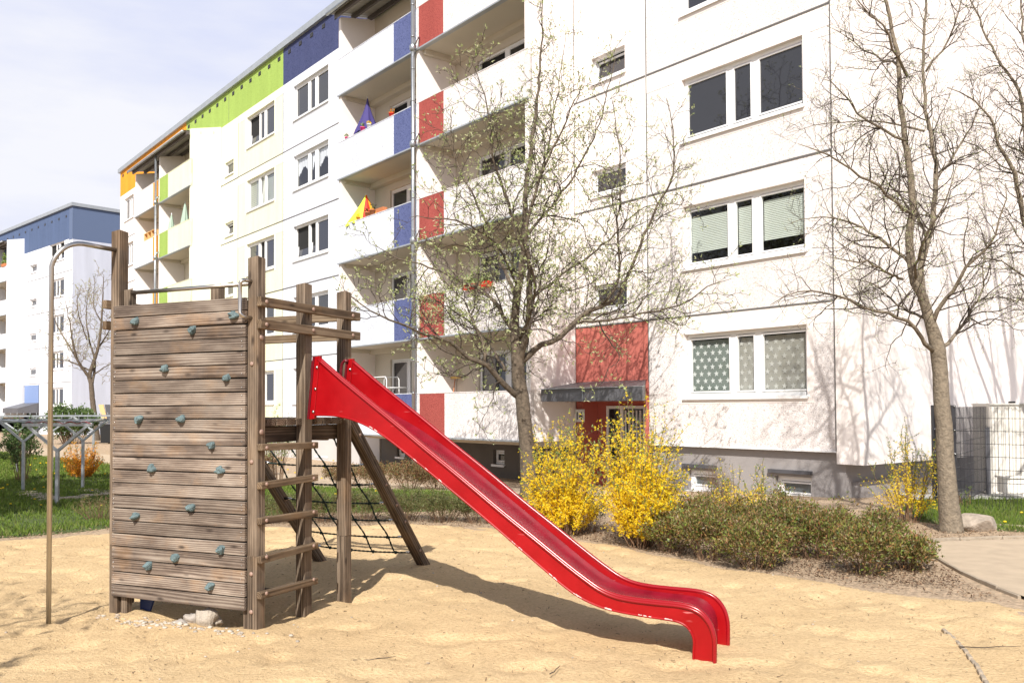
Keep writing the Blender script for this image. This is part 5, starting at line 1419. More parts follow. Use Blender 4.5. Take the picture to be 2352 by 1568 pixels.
limbs2 = [trunk2,
    limb(L2W(d, (2118, 690, 0), (2120, 610, 0.1), (2142, 503, 0.3), (2150, 403, 0.4), (2131, 282, 0.5), (2122, 161, 0.6), (2126, 0, 0.7), (2130, -160, 0.7)), 0.055, 0.012),
    limb(L2W(d, (2145, 805, 0), (2128, 790, -0.1), (2084, 737, -0.3), (2013, 713, -0.5), (1925, 680, -0.8), (1838, 670, -1.0), (1770, 700, -1.1)), 0.040, 0.005),
    limb(L2W(d, (2158, 802, 0), (2175, 790, 0.1), (2211, 745, 0.3), (2246, 688, 0.5), (2259, 618, 0.6), (2265, 540, 0.7)), 0.036, 0.006),
    limb(L2W(d, (2140, 760, 0), (2155, 712, -0.1), (2189, 662, -0.3), (2220, 614, -0.5), (2262, 574, -0.7), (2300, 500, -0.9), (2310, 420, -1.0)), 0.040, 0.006),
    limb(L2W(d, (2093, 610, 0), (2020, 550, 0.3), (1953, 512, 0.6), (1885, 500, 0.8), (1808, 516, 0.9)), 0.030, 0.004),
    limb(L2W(d, (2090, 490, 0), (2020, 430, -0.3), (1953, 387, -0.6), (1880, 346, -0.8), (1832, 330, -0.9)), 0.028, 0.004),
    limb(L2W(d, (2076, 322, 0), (1993, 278, -0.2), (1933, 214, -0.4), (1885, 181, -0.5)), 0.024, 0.004),
    limb(L2W(d, (2124, 302, 0.5), (2060, 284, 0.8), (1993, 278, 1.0), (1905, 285, 1.1), (1812, 305, 1.1)), 0.022, 0.004),
    limb(L2W(d, (2086, 173, 0), (2054, 113, -0.4), (2025, 56, -0.6), (1973, 8, -0.8), (1930, -60, -0.9)), 0.026, 0.004),
    limb(L2W(d, (2148, 420, 0.4), (2200, 340, 0.8), (2240, 270, 1.0), (2262, 180, 1.1)), 0.024, 0.004),
    limb(L2W(d, (2134, 540, 0.3), (2080, 470, 1.0), (2030, 400, 1.5), (1990, 300, 1.7)), 0.024, 0.004),
    limb(L2W(d, (2100, 640, 0), (2120, 560, -0.9), (2170, 470, -1.3), (2200, 360, -1.5)), 0.026, 0.004),
    limb(L2W(d, (2070, 640, 0.0), (2010, 610, -1.0), (1960, 600, -1.4), (1900, 590, -1.6)), 0.022, 0.004),
    limb(L2W(d, (2128, 730, 0), (2060, 700, 0.9), (2000, 650, 1.4), (1940, 640, 1.7)), 0.024, 0.004),
    limb(L2W(d, (2062, 150, 0), (2010, 130, 0.5), (1960, 100, 0.8), (1900, 60, 0.9)), 0.02, 0.004),
    limb(L2W(d, (2126, 160, 0.6), (2180, 90, 0.6), (2210, 0, 0.5), (2240, -90, 0.5)), 0.022, 0.004)]
tree('budding_tree', 'tall forked tree with grey bark beside the boulder at the right, mostly in bud', (b2.x, b2.y, 0), limbs2, 9, bark=BARKG, up=0.03, wob=0.25, l1=(0.35, 1.3), s1=0.10, l2=(0.16, 0.5), s2=0.09, s3=0.08, leaf=(0.020, 0.040), start=0.12, leaves=2, tw=0.0024, leafm=LEAFS)
d = 13.0
b3 = at(2520, 1200, d); b3.z = gh(0, d)
trunk3 = ([Vector((b3.x, b3.y, -0.15)), at(2515, 1100, d), at(2510, 900, d), at(2490, 700, d), at(2470, 540, d), at(2450, 380, d), at(2440, 200, d), at(2430, 0, d), at(2420, -200, d)], [0.17, 0.14, 0.12, 0.10, 0.085, 0.07, 0.055, 0.04, 0.01])
limbs3 = [trunk3,
    limb(L2W(d, (2490, 720, 0), (2420, 650, -0.2), (2352, 500, -0.4), (2330, 400, -0.5), (2295, 334, -0.6), (2287, 290, -0.6), (2235, 230, -0.7), (2175, 201, -0.8)), 0.055, 0.006),
    limb(L2W(d, (2470, 560, 0), (2400, 440, 0.3), (2362, 370, 0.4), (2340, 213, 0.5), (2287, 129, 0.6), (2231, 0, 0.7), (2210, -80, 0.7)), 0.05, 0.006),
    limb(L2W(d, (2450, 400, 0), (2390, 250, -0.2), (2355, 100, -0.3), (2340, -50, -0.3)), 0.045, 0.008),
    limb(L2W(d, (2500, 800, 0), (2430, 720, 0.1), (2360, 640, 0.3), (2300, 600, 0.4), (2240, 590, 0.5)), 0.035, 0.005),
    limb(L2W(d, (2495, 760, 0), (2420, 640, 0.9), (2350, 560, 1.2), (2290, 470, 1.4)), 0.035, 0.005),
    limb(L2W(d, (2460, 500, 0), (2380, 420, 0.9), (2300, 380, 1.3), (2250, 330, 1.5)), 0.03, 0.005),
    limb(L2W(d, (2510, 880, 0), (2440, 780, -0.5), (2370, 700, -0.9), (2320, 690, -1.1)), 0.03, 0.005),
    limb(L2W(d, (2490, 700, 0), (2600, 560, 0.3), (2700, 380, 0.6)), 0.06, 0.01),
    limb(L2W(d, (2450, 400, 0), (2560, 250, -0.3), (2640, 60, -0.6)), 0.05, 0.01)]
tree('budding_tree', 'tree rooted just beyond the right picture edge, its limbs reaching in from the right', (b3.x, b3.y, b3.z), limbs3, 13, bark=BARKG, l1=(0.35, 1.15), s1=0.09, l2=(0.16, 0.5), s2=0.08, s3=0.09, leaf=(0.018, 0.038), start=0.2, leaves=2, tw=0.0026)
# tree in front of the pale blue house
d = 55.0
b4 = at(222, 1009, d); b4.z = -0.3
limbs4 = [([Vector((b4.x, b4.y, -0.5)), Vector((b4.x, b4.y, 0.1)), at(215, 940, d), at(209, 880, d), at(206, 860, d), at(225, 800, d), at(233, 740, d), at(236, 680, d), at(238, 630, d)], [0.36, 0.26, 0.24, 0.21, 0.19, 0.13, 0.09, 0.06, 0.02]),
    limb(L2W(d, (208, 870, 0), (180, 830, -.6), (168, 790, -1), (160, 740, -1.2), (150, 690, -1.3)), 0.15, 0.02),
    limb(L2W(d, (212, 880, 0), (218, 830, .5), (205, 780, 1), (198, 720, 1.3), (205, 660, 1.5)), 0.13, 0.02),
    limb(L2W(d, (206, 850, 0), (160, 830, .8), (130, 825, 1.3), (105, 815, 1.5)), 0.09, 0.015),
    limb(L2W(d, (180, 830, 0), (150, 780, .9), (128, 740, 1.3), (125, 700, 1.3)), 0.09, 0.015),
    limb(L2W(d, (225, 800, 0), (250, 760, .9), (262, 720, 1.3)), 0.08, 0.015), limb(L2W(d, (215, 860, 0), (245, 840, -.9), (265, 830, -1.3)), 0.07, 0.015),
    limb(L2W(d, (200, 780, .5), (180, 720, 0), (178, 670, 0)), 0.07, 0.015), limb(L2W(d, (233, 740, 0), (215, 700, .6), (218, 640, .8)), 0.06, 0.015)]
tree('bare_tree', 'pale bare spreading tree in front of the blue gable at far left', (b4.x, b4.y, -0.3), limbs4, 17, bark=BARK, leafm=BUDS, l1=(1.0, 2.6), s1=0.42, l2=(0.4, 1.1), s2=0.30, s3=0.30, leaf=(0.07, 0.12), start=0.15, leaves=2, tw=0.014, mat3=plain('twig_bark_pale', (0.22, 0.18, 0.13), 0.9))
# trees left of and behind the viewer, whose shade falls on the lawn and the sand
def free_tree(x, y, h, sp, seed, label, name='bare_tree', nl=9, **kw):
    rs = random.Random(seed); z = gh(x, y)
    B0 = Vector((x, y, z)); tr = [B0 + Vector((0, 0, -0.2)), B0 + Vector((0.03, 0, h * 0.18)), B0 + Vector((rs.uniform(-.1, .1), 0, h * 0.36)), B0 + Vector((rs.uniform(-.2, .2), 0.1, h * 0.62)), B0 + Vector((rs.uniform(-.2, .2), 0, h))]
    L = [(tr, [h * 0.026, h * 0.02, h * 0.017, h * 0.011, 0.01])]
    for k in range(nl):
        a = k * 2.4 + rs.uniform(-.3, .3); q = 0.28 + 0.5 * k / nl; s = B0 + Vector((0, 0, h * q))
        e = s + Vector((math.cos(a) * sp, math.sin(a) * sp, h * rs.uniform(0.16, 0.34)))
        m_ = s.lerp(e, 0.5) + Vector((0, 0, -h * 0.02 + rs.uniform(-.2, .3)))
        L.append(limb([s, s.lerp(m_, .5) + Vector((0, 0, .1)), m_, m_.lerp(e, .5) + Vector((0, 0, .1)), e], h * 0.009, 0.006))
    return tree(name, label, B0, L, seed, **kw)
KW = dict(l1=(0.6, 1.9), s1=0.24, l2=(0.3, 0.8), s2=0.2, s3=0.2, leaf=(0.16, 0.30), leaves=6, tw=0.008)
free_tree(-10.3, 10.3, 8.5, 2.4, 31, 'leafing tree left of the playground, outside the picture, shading the lawn', 'leafing_tree', nl=16, **KW)
free_tree(-13.2, 14.4, 9.5, 2.8, 33, 'second leafing tree further back left of the playground, shading the far lawn', 'leafing_tree', nl=14, **KW)
free_tree(-5.3, 1.6, 5.4, 1.3, 37, 'small tree behind the viewer whose shadows fall on the near sand', 'leafing_tree', nl=9, l1=(0.4, 1.1), s1=0.2, l2=(0.2, 0.5), s2=0.2, s3=0.2, leaf=(0.07, 0.13), leaves=4, tw=0.006)
free_tree(10.2, 12.6, 11.5, 3.0, 39, 'tall bare tree beyond the right picture edge casting branch shadows on the gable', 'budding_tree', nl=16, l1=(0.6, 1.9), s1=0.3, l2=(0.3, 0.8), s2=0.25, s3=0.25, leaf=(0.03, 0.05), leaves=2, tw=0.006)

# ------------------------------------------------------------------ shrubs
def shrub(name, label, x, y, rx, ry, h, n_st, n_leaf, lm, seed, leaf=(0.02, 0.035), lw=0.32, stemr=0.004, group=None, cat='shrub', bottom=0.25, clump=0.5, z=None, stemm=None, topn=0.5, shoots=0):
    r = np.random.default_rng(seed); rs = random.Random(seed)
    z = gh(x, y) if z is None else z
    root = thing(name, label, cat, (x, y, z), rs.uniform(0, 6), group)
    mb = MB(); tips = []
    for k in range(n_st):
        a = rs.uniform(0, 6.283); q = math.sqrt(rs.random())
        b = Vector((math.cos(a) * q * rx * 0.35, math.sin(a) * q * ry * 0.35, -0.03))
        hh = h * (0.75 + 0.35 * rs.random()) * math.sqrt(max(0.12, 1 - 0.55 * q * q))
        e = Vector((math.cos(a) * q * rx, math.sin(a) * q * ry, hh))
        pts = [b, b.lerp(e, 0.4) + Vector((rs.gauss(0, .02), rs.gauss(0, .02), h * 0.06)), b.lerp(e, 0.75) + Vector((rs.gauss(0, .03), rs.gauss(0, .03), h * .04)), e]
        mb.tube(pts, [stemr, stemr * .8, stemr * .55, stemr * .3], 4, 0, False)
        tips.append(pts)
        for _ in range(3):
            s = rs.uniform(0.35, 0.9); i = min(2, int(s * 3)); p = pts[i].lerp(pts[i + 1], s * 3 - i)
            e2 = p + Vector((rs.gauss(0, .5), rs.gauss(0, .5), rs.uniform(0.2, 1))).normalized() * h * rs.uniform(0.15, 0.35)
            mb.tube([p, e2], [stemr * .5, stemr * .25], 3, 0, False); tips.append([p, p.lerp(e2, .4), p.lerp(e2, .7), e2])
    for _ in range(shoots):                                   # long upright shoots standing above the rest
        a = rs.uniform(0, 6.283); q = math.sqrt(rs.random()) * 0.85
        b = Vector((math.cos(a) * q * rx * 0.7, math.sin(a) * q * ry * 0.7, h * 0.4)); e = b + Vector((rs.gauss(0, .07), rs.gauss(0, .07), h * rs.uniform(0.45, 1.05)))
        pts = [b, b.lerp(e, .33), b.lerp(e, .66) + Vector((rs.gauss(0, .015), 0, 0)), e]
        mb.tube(pts, [stemr * .8, stemr * .7, stemr * .5, stemr * .3], 4, 0, False); tips += [pts, pts]
    mb.build('stems', stemm or STEM, root)
    T = np.array([[tuple(p) for p in t] for t in tips])
    G_ = 7; nc = n_leaf // G_; n_leaf = nc * G_
    i = np.repeat(r.integers(0, len(T), nc), G_); s = np.repeat(bottom + (1 - bottom) * r.random(nc) ** topn, G_); s = s * 2.999; k = s.astype(int); f = (s - k)[:, None]
    c = T[i, k] * (1 - f) + T[i, k + 1] * f + np.repeat(r.normal(0, 1, (nc, 3)), G_, 0) * np.array([rx, ry, h * 0.5]) * 0.07 * (0.4 + clump) + r.normal(0, leaf[1] * 0.42, (n_leaf, 3))
    c[:, 2] = np.maximum(c[:, 2], 0.015)
    out = c - np.array([0, 0, h * 0.3]); out /= np.linalg.norm(out, axis=1)[:, None] + 1e-6
    dd = out * 0.6 + r.normal(0, 0.6, (n_leaf, 3)) + np.array([0, 0, 0.25]); dd /= np.linalg.norm(dd, axis=1)[:, None]
    q = np.cross(dd, r.normal(0, 1, (n_leaf, 3))); q /= np.linalg.norm(q, axis=1)[:, None] + 1e-6
    L = r.uniform(*leaf, n_leaf)[:, None]; W = L * lw / 2
    V = np.stack([c, c + dd * L * .5 + q * W, c + dd * L, c + dd * L * .5 - q * W], 1).reshape(-1, 3)
    np_mesh('foliage', V, np.arange(len(V)).reshape(-1, 4), lm, root)
    return root
def dof(y, h=0.0, hz=932): return (1.65 - h) * 2030 / (y - hz)
HED = [(1545, 1272, 70, 0.60), (1632, 1292, 70, 0.66), (1738, 1312, 80, 0.66), (1800, 1285, 70, 0.66), (1880, 1292, 75, 0.66), (1985, 1328, 72, 0.56), (2085, 1318, 62, 0.46), (1590, 1238, 75, 0.60), (1690, 1245, 80, 0.62), (1800, 1245, 80, 0.62), (1910, 1255, 70, 0.58), (2010, 1270, 60, 0.50)]
HL = ['leftmost front shrub of the reddish-green bed beside the forsythia', 'second front shrub from the left in the reddish-green bed', 'broad low-reaching shrub in the middle of the front row of the bed', 'front row shrub just right of the broad middle one', 'front row shrub right of centre with bare stems at its foot', 'low front shrub near the right end reaching furthest onto the sand', 'small greener shrub at the right end of the bed',
      'rear shrub behind the leftmost one, close to the forsythia', 'second shrub from the left in the rear row of the bed', 'rear shrub in the middle below the second basement window', 'rear shrub right of the middle, next to the gable corner', 'rear shrub at the right end before the bare mulch']
for i, (px, py, rp, h) in enumerate(HED):
    dd = dof(py) * 1.03; p = at(px, py, dd); r = rp * dd / 2030
    shrub('bed_shrub', HL[i], p.x, p.y, r * 1.12, r * 1.0, h * (0.66, 0.78, 0.64, 0.72)[i % 4], 46, 5600, SHL, 100 + i, (0.024, 0.050), 0.36, 0.003, group='reddish-green shrubs of the bed', bottom=0.06, z=gh(p.x, p.y), clump=1.3, topn=0.62, shoots=12)
GR = [(645, 1208, 60, 0.40), (735, 1208, 60, 0.42), (835, 1206, 62, 0.42), (930, 1206, 62, 0.42), (1020, 1208, 60, 0.40), (1100, 1212, 50, 0.36)]
for i, (px, py, rp, h) in enumerate(GR):
    dd = dof(py, -0.02, 935) * 1.04; p = at(px, py, dd); r = rp * dd / 2030
    shrub('low_shrub', ['low grey-green shrub seen through the ladder', 'low grey-green shrub behind the lower rope net', 'low grey-green shrub left of the leaning leg', 'low grey-green shrub just right of the leaning leg', 'low grey-green shrub nearing the slide underside', 'small grey-green shrub touching the slide in the picture'][i], p.x, p.y, r * 1.15, 0.45, h, 50, 7000, SHLG, 130 + i, (0.02, 0.035), 0.32, 0.003, group='low grey-green shrubs behind the sand', bottom=0.05)
BR = [(600, 1085, 30, 0.6), (800, 1112, 42, 0.55), (870, 1118, 45, 0.62), (940, 1125, 45, 0.62), (1005, 1128, 38, 0.5)]
for i, (px, py, rp, h) in enumerate(BR):
    dd = dof(py, -0.25, 935); p = at(px, py, dd); r = rp * dd / 2030
    shrub('brown_shrub', ['brown-leaved shrub behind the ladder', 'brown-leaved shrub left of the leaning leg by the path', 'rusty brown shrub under the left balcony shade', 'rusty brown shrub left of the downpipe foot', 'small brown shrub right of the downpipe foot'][i], p.x, p.y, r * 1.2, 0.6, h, 55, 3000, SHLB, 150 + i, (0.035, 0.06), 0.4, 0.004, group='brown-leaved shrubs under the balconies', bottom=0.1)
dd = 21.5; p = at(632, 1070, dd); shrub('tall_shrub', 'tall loose pale-flowering shrub at the house wall behind the ladder', p.x, p.y, 0.45, 0.4, 1.75, 36, 2600, LEAFS, 160, (0.04, 0.07), 0.35, 0.007, bottom=0.25)
dd = 24.0; p = at(52, 1105, dd); shrub('slender_shrub', 'slender dark green shrub on the lawn behind the left rack post', p.x, p.y, 0.42, 0.4, 1.45, 30, 4200, SHLD, 161, (0.05, 0.09), 0.4, 0.008, bottom=0.2)
dd = 50.0; p = at(165, 1008, dd); shrub('round_shrub', 'broad green shrub at the foot of the bare tree by the blue house', p.x, p.y, 1.35, 1.0, 1.9, 60, 15000, SHLD, 162, (0.10, 0.18), 0.5, 0.012, bottom=0.1)
dd = 11.9; p = at(1205, 1195, dd); shrub('bed_shrub', 'small green shrub behind the slide left of the yellow forsythia', p.x, p.y, 0.38, 0.3, 0.42, 40, 2600, SHLG, 163, (0.018, 0.032), 0.35, 0.0035, bottom=0.1)
dd = 11.7; p = at(1350, 1222, dd); shrub('bed_shrub', 'dark green shrub low between the two yellow forsythias', p.x, p.y, 0.30, 0.26, 0.46, 40, 3000, SHLD, 164, (0.018, 0.032), 0.35, 0.0035, bottom=0.1)
dd = 13.2; p = at(228, 1188, dd); shrub('twiggy_shrub', 'low twiggy shrub on the lawn edge left of the tower post', p.x, p.y, 0.42, 0.3, 0.36, 60, 900, SHLG, 165, (0.018, 0.03), 0.35, 0.003, bottom=0.2)
dd = 12.6; p = at(1650, 1190, dd); shrub('grass_tuft', 'wispy dry grass tuft in front of the left basement window', p.x, p.y, 0.3, 0.25, 0.78, 140, 500, SHLG, 166, (0.03, 0.06), 0.12, 0.0018, cat='grass tuft', bottom=0.5)

def forsythia(label, x, y, r, h, n_st, n_fl, n_lf, seed, fm=YEL, petal=0.017, group=None, top=1.0, lean=(0, 0), tipg=0.8):
    rs = random.Random(seed); rg = np.random.default_rng(seed); z = gh(x, y)
    root = thing('forsythia', label, 'forsythia', (x, y, z), 0, group)
    mb = MB(); segs = []
    for k in range(n_st):
        a = rs.uniform(0, 6.283); q = math.sqrt(rs.random())
        b = Vector((math.cos(a) * q * r * 0.22, math.sin(a) * q * r * 0.22, -0.05))
        hh = h * rs.uniform(0.45, 1.12) * (1 - 0.35 * q * q)
        e = Vector((math.cos(a) * q * r + lean[0], math.sin(a) * q * r + lean[1], hh))
        pts = []
        for i in range(9):
            t = i / 8; pts.append(b.lerp(e, t ** 1.15) * 1.0 + Vector((0, 0, (t - t ** 1.15) * hh * 0.9)) + Vector((rs.gauss(0, .012), rs.gauss(0, .012), 0)))
        mb.tube(pts, [0.008 * (1 - 0.75 * i / 8) for i in range(9)], 5, 0, False)
        segs += [(pts[i], pts[i + 1], i / 8) for i in range(2, 8)] * 2
        for _ in range(5):
            i = rs.randint(2, 6); p = pts[i].lerp(pts[i + 1], rs.random())
            dv = Vector((rs.gauss(0, 1), rs.gauss(0, 1), rs.uniform(0.3, 1.4))).normalized(); L = h * rs.uniform(0.12, 0.26)
            m_ = p + dv * L * 0.5; e2 = p + dv * L + Vector((0, 0, -0.02))
            mb.tube([p, m_, e2], [0.003, 0.0022, 0.0012], 3, 0, False)
            segs += [(p, m_, i / 8), (m_, e2, i / 8 + 0.08)]
    mb.build('stems', STEM, root)
    A = np.array([tuple(s[0]) for s in segs]); Bq = np.array([tuple(s[1]) for s in segs]); Tt = np.array([s[2] for s in segs])
    pf = np.clip(tipg - Tt, 0.04, 1) ** 0.7; pf /= pf.sum()
    i = rg.choice(len(A), n_fl, p=pf); f = rg.random(n_fl)[:, None]
    c = A[i] * (1 - f) + Bq[i] * f + rg.normal(0, 0.022, (n_fl, 3))
    V = []
    ax = rg.normal(0, 1, (n_fl, 3)) + np.array([0, 0, -0.2]); ax /= np.linalg.norm(ax, axis=1)[:, None]
    u = np.cross(ax, rg.normal(0, 1, (n_fl, 3))); u /= np.linalg.norm(u, axis=1)[:, None]; w = np.cross(ax, u)
    for k in range(4):
        g = k * math.pi / 2; dr = u * math.cos(g) + w * math.sin(g); sd = -u * math.sin(g) + w * math.cos(g)
        L = rg.uniform(petal * 0.8, petal * 1.3, n_fl)[:, None]; d3 = dr * 0.85 + ax * 0.5
        V.append(np.stack([c, c + d3 * L * .55 + sd * L * .24, c + d3 * L, c + d3 * L * .55 - sd * L * .24], 1))
    V = np.concatenate(V).reshape(-1, 3)
    np_mesh('flowers', V, np.arange(len(V)).reshape(-1, 4), fm, root)
    pl = np.clip(Tt - 0.35, 0.03, 1) ** 1.3; pl /= pl.sum()
    i = rg.choice(len(A), n_lf, p=pl); f = rg.random(n_lf)[:, None]; c = A[i] * (1 - f) + Bq[i] * f
    dd = rg.normal(0, 0.5, (n_lf, 3)) + np.array([0, 0, 0.6]); dd /= np.linalg.norm(dd, axis=1)[:, None]
    q = np.cross(dd, rg.normal(0, 1, (n_lf, 3))); q /= np.linalg.norm(q, axis=1)[:, None]; L = rg.uniform(0.018, 0.036, n_lf)[:, None] * (petal / 0.017)
    V = np.stack([c, c + dd * L * .5 + q * L * .17, c + dd * L, c + dd * L * .5 - q * L * .17], 1).reshape(-1, 3)
    np_mesh('leaves', V, np.arange(len(V)).reshape(-1, 4), SHLL, root)
    return root
p = at(1300, 1225, 11.5); forsythia('left of the two big yellow-flowering forsythias by the slide', p.x, p.y, 0.64, 1.62, 64, 13000, 3400, 201, petal=0.020)
p = at(1470, 1255, 10.5); forsythia('right and taller of the two big yellow-flowering forsythias', p.x, p.y, 0.60, 1.78, 64, 15000, 3400, 202, petal=0.020, lean=(0.03, 0))
p = at(1690, 1190, 12.3); forsythia('sparse low forsythia behind the bed below the left basement window', p.x, p.y, 0.42, 1.0, 16, 1500, 800, 203)
p = at(1752, 1190, 12.0); forsythia('sparse upright forsythia in front of the right basement window', p.x, p.y, 0.32, 1.0, 10, 700, 800, 204)
p = at(2085, 1195, 12.6); forsythia('half-faded greening forsythia left of the budding tree trunk', p.x, p.y, 0.58, 1.35, 26, 2200, 2200, 205, lean=(-0.02, 0))
p = at(188, 1088, 25.0); forsythia('orange-yellow round bush on the lawn at far left', p.x, p.y, 0.62, 1.15, 40, 2600, 300, 206, fm=ORF, petal=0.034, tipg=1.1)
p = at(2220, 1170, 14.4); forsythia('small flowerless forsythia shoot right of the trunk by the mesh fence', p.x, p.y, 0.35, 0.55, 6, 4, 260, 207)

# ------------------------------------------------------------------ boulder
p = at(2246, 1222, 11.7); p.z = gh(p.x, p.y)
bm = bmesh.new(); bmesh.ops.create_icosphere(bm, subdivisions=4, radius=1.0)
for v in bm.verts:
    c = v.co.copy(); q = 1 + 0.22 * mnoise.noise(c * 1.1 + Vector((3, 1, 2))) + 0.06 * mnoise.noise(c * 3.3)
    c = c * q
    for nrm, dd_ in ((Vector((0.25, -0.75, -0.35)).normalized(), 0.60), (Vector((-0.5, -0.4, 0.6)).normalized(), 0.68), (Vector((0.1, -0.25, 1)).normalized(), 0.62), (Vector((0.8, -0.5, 0.2)).normalized(), 0.72)):
        e = c.dot(nrm) - dd_
        if e > 0: c -= nrm * e * 0.88
    v.co = Vector((c.x * 0.27, c.y * 0.2, c.z * 0.165 + 0.075))
me = bpy.data.meshes.new('boulder'); bm.to_mesh(me); bm.free(); me.materials.append(plain('boulder_granite', (0.36, 0.30, 0.24), 0.9, var=0.3, vscale=14, bump=0.8, bscale=40))
o = link(bpy.data.objects.new('boulder', me)); o.location = p; tag(o, 'flat-topped brown boulder lying at the foot of the right-hand tree', 'boulder')

# ------------------------------------------------------------------ mesh fence and cabinet at the right
fence = thing('mesh_fence', 'anthracite double-wire mesh fence beside the gable behind the right-hand tree', 'fence', at(2190, 1166, 14.2) * 1.0, 0)
fo = fence.location.copy(); fo.z = gh(fo.x, fo.y) - 0.02; fence.location = fo
def fence_panel(a, b, z0, z1):
    mb = MB(); a, b = Vector(a), Vector(b); d = (b - a); L = d.length; d.normalize(); nr = Vector((-d.y, d.x, 0))
    n = int(L / 0.05)
    for k in range(n + 1):
        c = a + d * k * L / n; mb.tube([(c.x, c.y, z0), (c.x, c.y, z1 + 0.03)], 0.0028, 4)
    zz = z0 + 0.02
    while zz <= z1 + 0.01:
        for s in (-1, 1):
            mb.tube([a + nr * 0.006 * s + Vector((0, 0, zz)), b + nr * 0.006 * s + Vector((0, 0, zz))], 0.0038, 4)
        zz += 0.2
    mb.build('mesh_panel', FENCEM, fence)
def fence_post(c, h):
    mb = MB(); mb.box(c[0] - 0.032, c[0] + 0.032, c[1] - 0.03, c[1] + 0.03, -0.1, h)
    o = mb.build('fence_post', FENCEM, fence, bevel=0.003)
    mb = MB()
    for k in range(5): mb.tube([(c[0] - 0.0, c[1] - 0.03, 0.12 + k * 0.38), (c[0], c[1] - 0.052, 0.12 + k * 0.38)], 0.014, 6)
    mb.build('clamp', BOLTM, o)
def rel(px, d): q = at(px, 1000, d) - fo; return Vector((q.x, q.y, 0))
c0, c1, c2, c3 = rel(2145, 15.0), rel(2190, 14.2), rel(2420, 13.2), rel(2275, 17.6)
for c in (c0, c1, c2): fence_post(c, 1.66)
fence_panel(c0, c1, 0.03, 1.60); fence_panel(c1, c2, 0.03, 1.60); fence_panel(c1, c3, 0.03, 1.60)
cp = at(2277, 1145, 17.0); cp.z = gh(0, 17)
cab = thing('metal_cabinet', 'tall cream ribbed metal cabinet behind the mesh fence at the right edge', 'cabinet', cp, math.radians(-6))
mb = MB(); mb.box(0.0, 1.5, 0.0, 0.8, 0.02, 1.72); mb.build('body', CABM, cab, bevel=0.01)
mb = MB(); x = 0.03
while x < 1.48: mb.box(x, x + 0.05, -0.022, -0.001, 0.05, 1.69); x += 0.105
mb.build('ribs', CABM, cab, bevel=0.004)
mb = MB(); mb.box(-0.01, 1.52, -0.035, 0.82, 1.722, 1.755); mb.build('lid', CABM, cab, bevel=0.005)
mb = MB()
for x in (0.45, 0.75): mb.tube([(x, 0.1, 1.756), (x, 0.1, 1.79)], 0.06, 12)
mb.build('vent_cap', BLACK, cab)
mb = MB(); mb.box(-0.09, -0.012, -0.02, 0.02, 0.0, 1.30); mb.build('side_screen', DARKM, cab)
q = at(2328, 1132, 16.2); q.z = gh(0, 16.2)
bn = thing('low_box', 'small cream slatted box on the paving in front of the ribbed cabinet', 'box', q, math.radians(-6))
mb = MB(); mb.box(-0.16, 0.22, 0.0, 0.3, 0.08, 0.34); mb.build('body', CABM, bn, bevel=0.01)
mb = MB(); mb.box(-0.19, 0.25, -0.03, 0.33, 0.345, 0.38); mb.build('top', CABM, bn, bevel=0.006)
for x in (-0.13, 0.19): mb = MB(); mb.box(x - 0.02, x + 0.02, 0.02, 0.06, -0.02, 0.08); mb.build('leg', CABM, bn)

# ------------------------------------------------------------------ galvanised laundry racks on the lawn
def y_post(root, base, armdir, zf, zt, half):
    """post with two arms, local to root"""
    b = Vector(base); a = Vector(armdir).normalized()
    mb = MB(); s = 0.028; mb.box(b.x - s, b.x + s, b.y - s, b.y + s, -0.15, zf); o = mb.build('post', GALV, root, bevel=0.004)
    for sg in (-1, 1):
        p0 = b + Vector((0, 0, zf - 0.02)); p1 = b + a * half * sg + Vector((0, 0, zt))
        d = (p1 - p0) / 2; n1 = d.cross(a).normalized() if d.cross(a).length > 1e-6 else Vector((0, 1, 0)); n2 = d.cross(n1).normalized()
        mb = MB(); mb.obox((p0 + p1) / 2, (n1 * 0.024, n2 * 0.024, d)); mb.build('arm', GALV, o, bevel=0.003)
def rack(label, posts, tips, z_t, org, group):
    root = thing('laundry_rack', label, 'laundry rack', org, 0, group)
    return root
R0 = at(131, 1160, 15.5); R0.z = gh(0, 15.5)
rk = thing('laundry_rack', 'nearer galvanised laundry rack on Y-shaped posts on the left lawn', 'laundry rack', R0, 0, 'galvanised laundry racks')
Pn = Vector((0, 0, 0)); P1_ = at(53, 1127, 20.0) - R0; P1_.z = 0; P2_ = at(190, 1120, 20.6) - R0; P2_.z = 0
zt = at(131, 975, 15.5).z - R0.z; zfk = at(131, 1033, 15.5).z - R0.z
for b in (Pn, P1_, P2_): y_post(rk, b, (1, 0.05, 0), zfk, zt - 0.03, 0.50)
mb = MB()
for b in (Pn, P1_, P2_): mb.obox(b + Vector((0, 0, zt)), ((0.60, 0.03, 0), (0, 0.03, 0), (0, 0, 0.028)))
mb.build('cross_bar', GALV, rk, bevel=0.003)
mb = MB()
for a, b in ((Pn + Vector((-0.5, 0, 0)), P1_ + Vector((-0.5, 0, 0))), (Pn + Vector((0.5, 0, 0)), P1_ + Vector((0.5, 0, 0))), (Pn + Vector((-0.5, 0, 0)), P2_ + Vector((-0.5, 0, 0))), (Pn + Vector((0.5, 0, 0)), P2_ + Vector((0.5, 0, 0)))):
    mb.tube([a + Vector((0, 0, zt + 0.04)), b + Vector((0, 0, zt + 0.04))], 0.016, 6)
mb.obox((P1_ + P2_) / 2 + Vector((0, 0, zt + 0.03)), ((1.55, 0.06, 0), (0, 0.02, 0), (0, 0, 0.02)))
mb.build('rail', GALV, rk)
mb = MB()
for b in (Pn, P1_, P2_):
    for k in range(6): mb.tube([b + Vector((-0.5 + k * 0.2, 0, zt + 0.03)), b + Vector((-0.5 + k * 0.2, 0, zt + 0.09))], 0.007, 5)
mb.build('hook', GALV, rk)
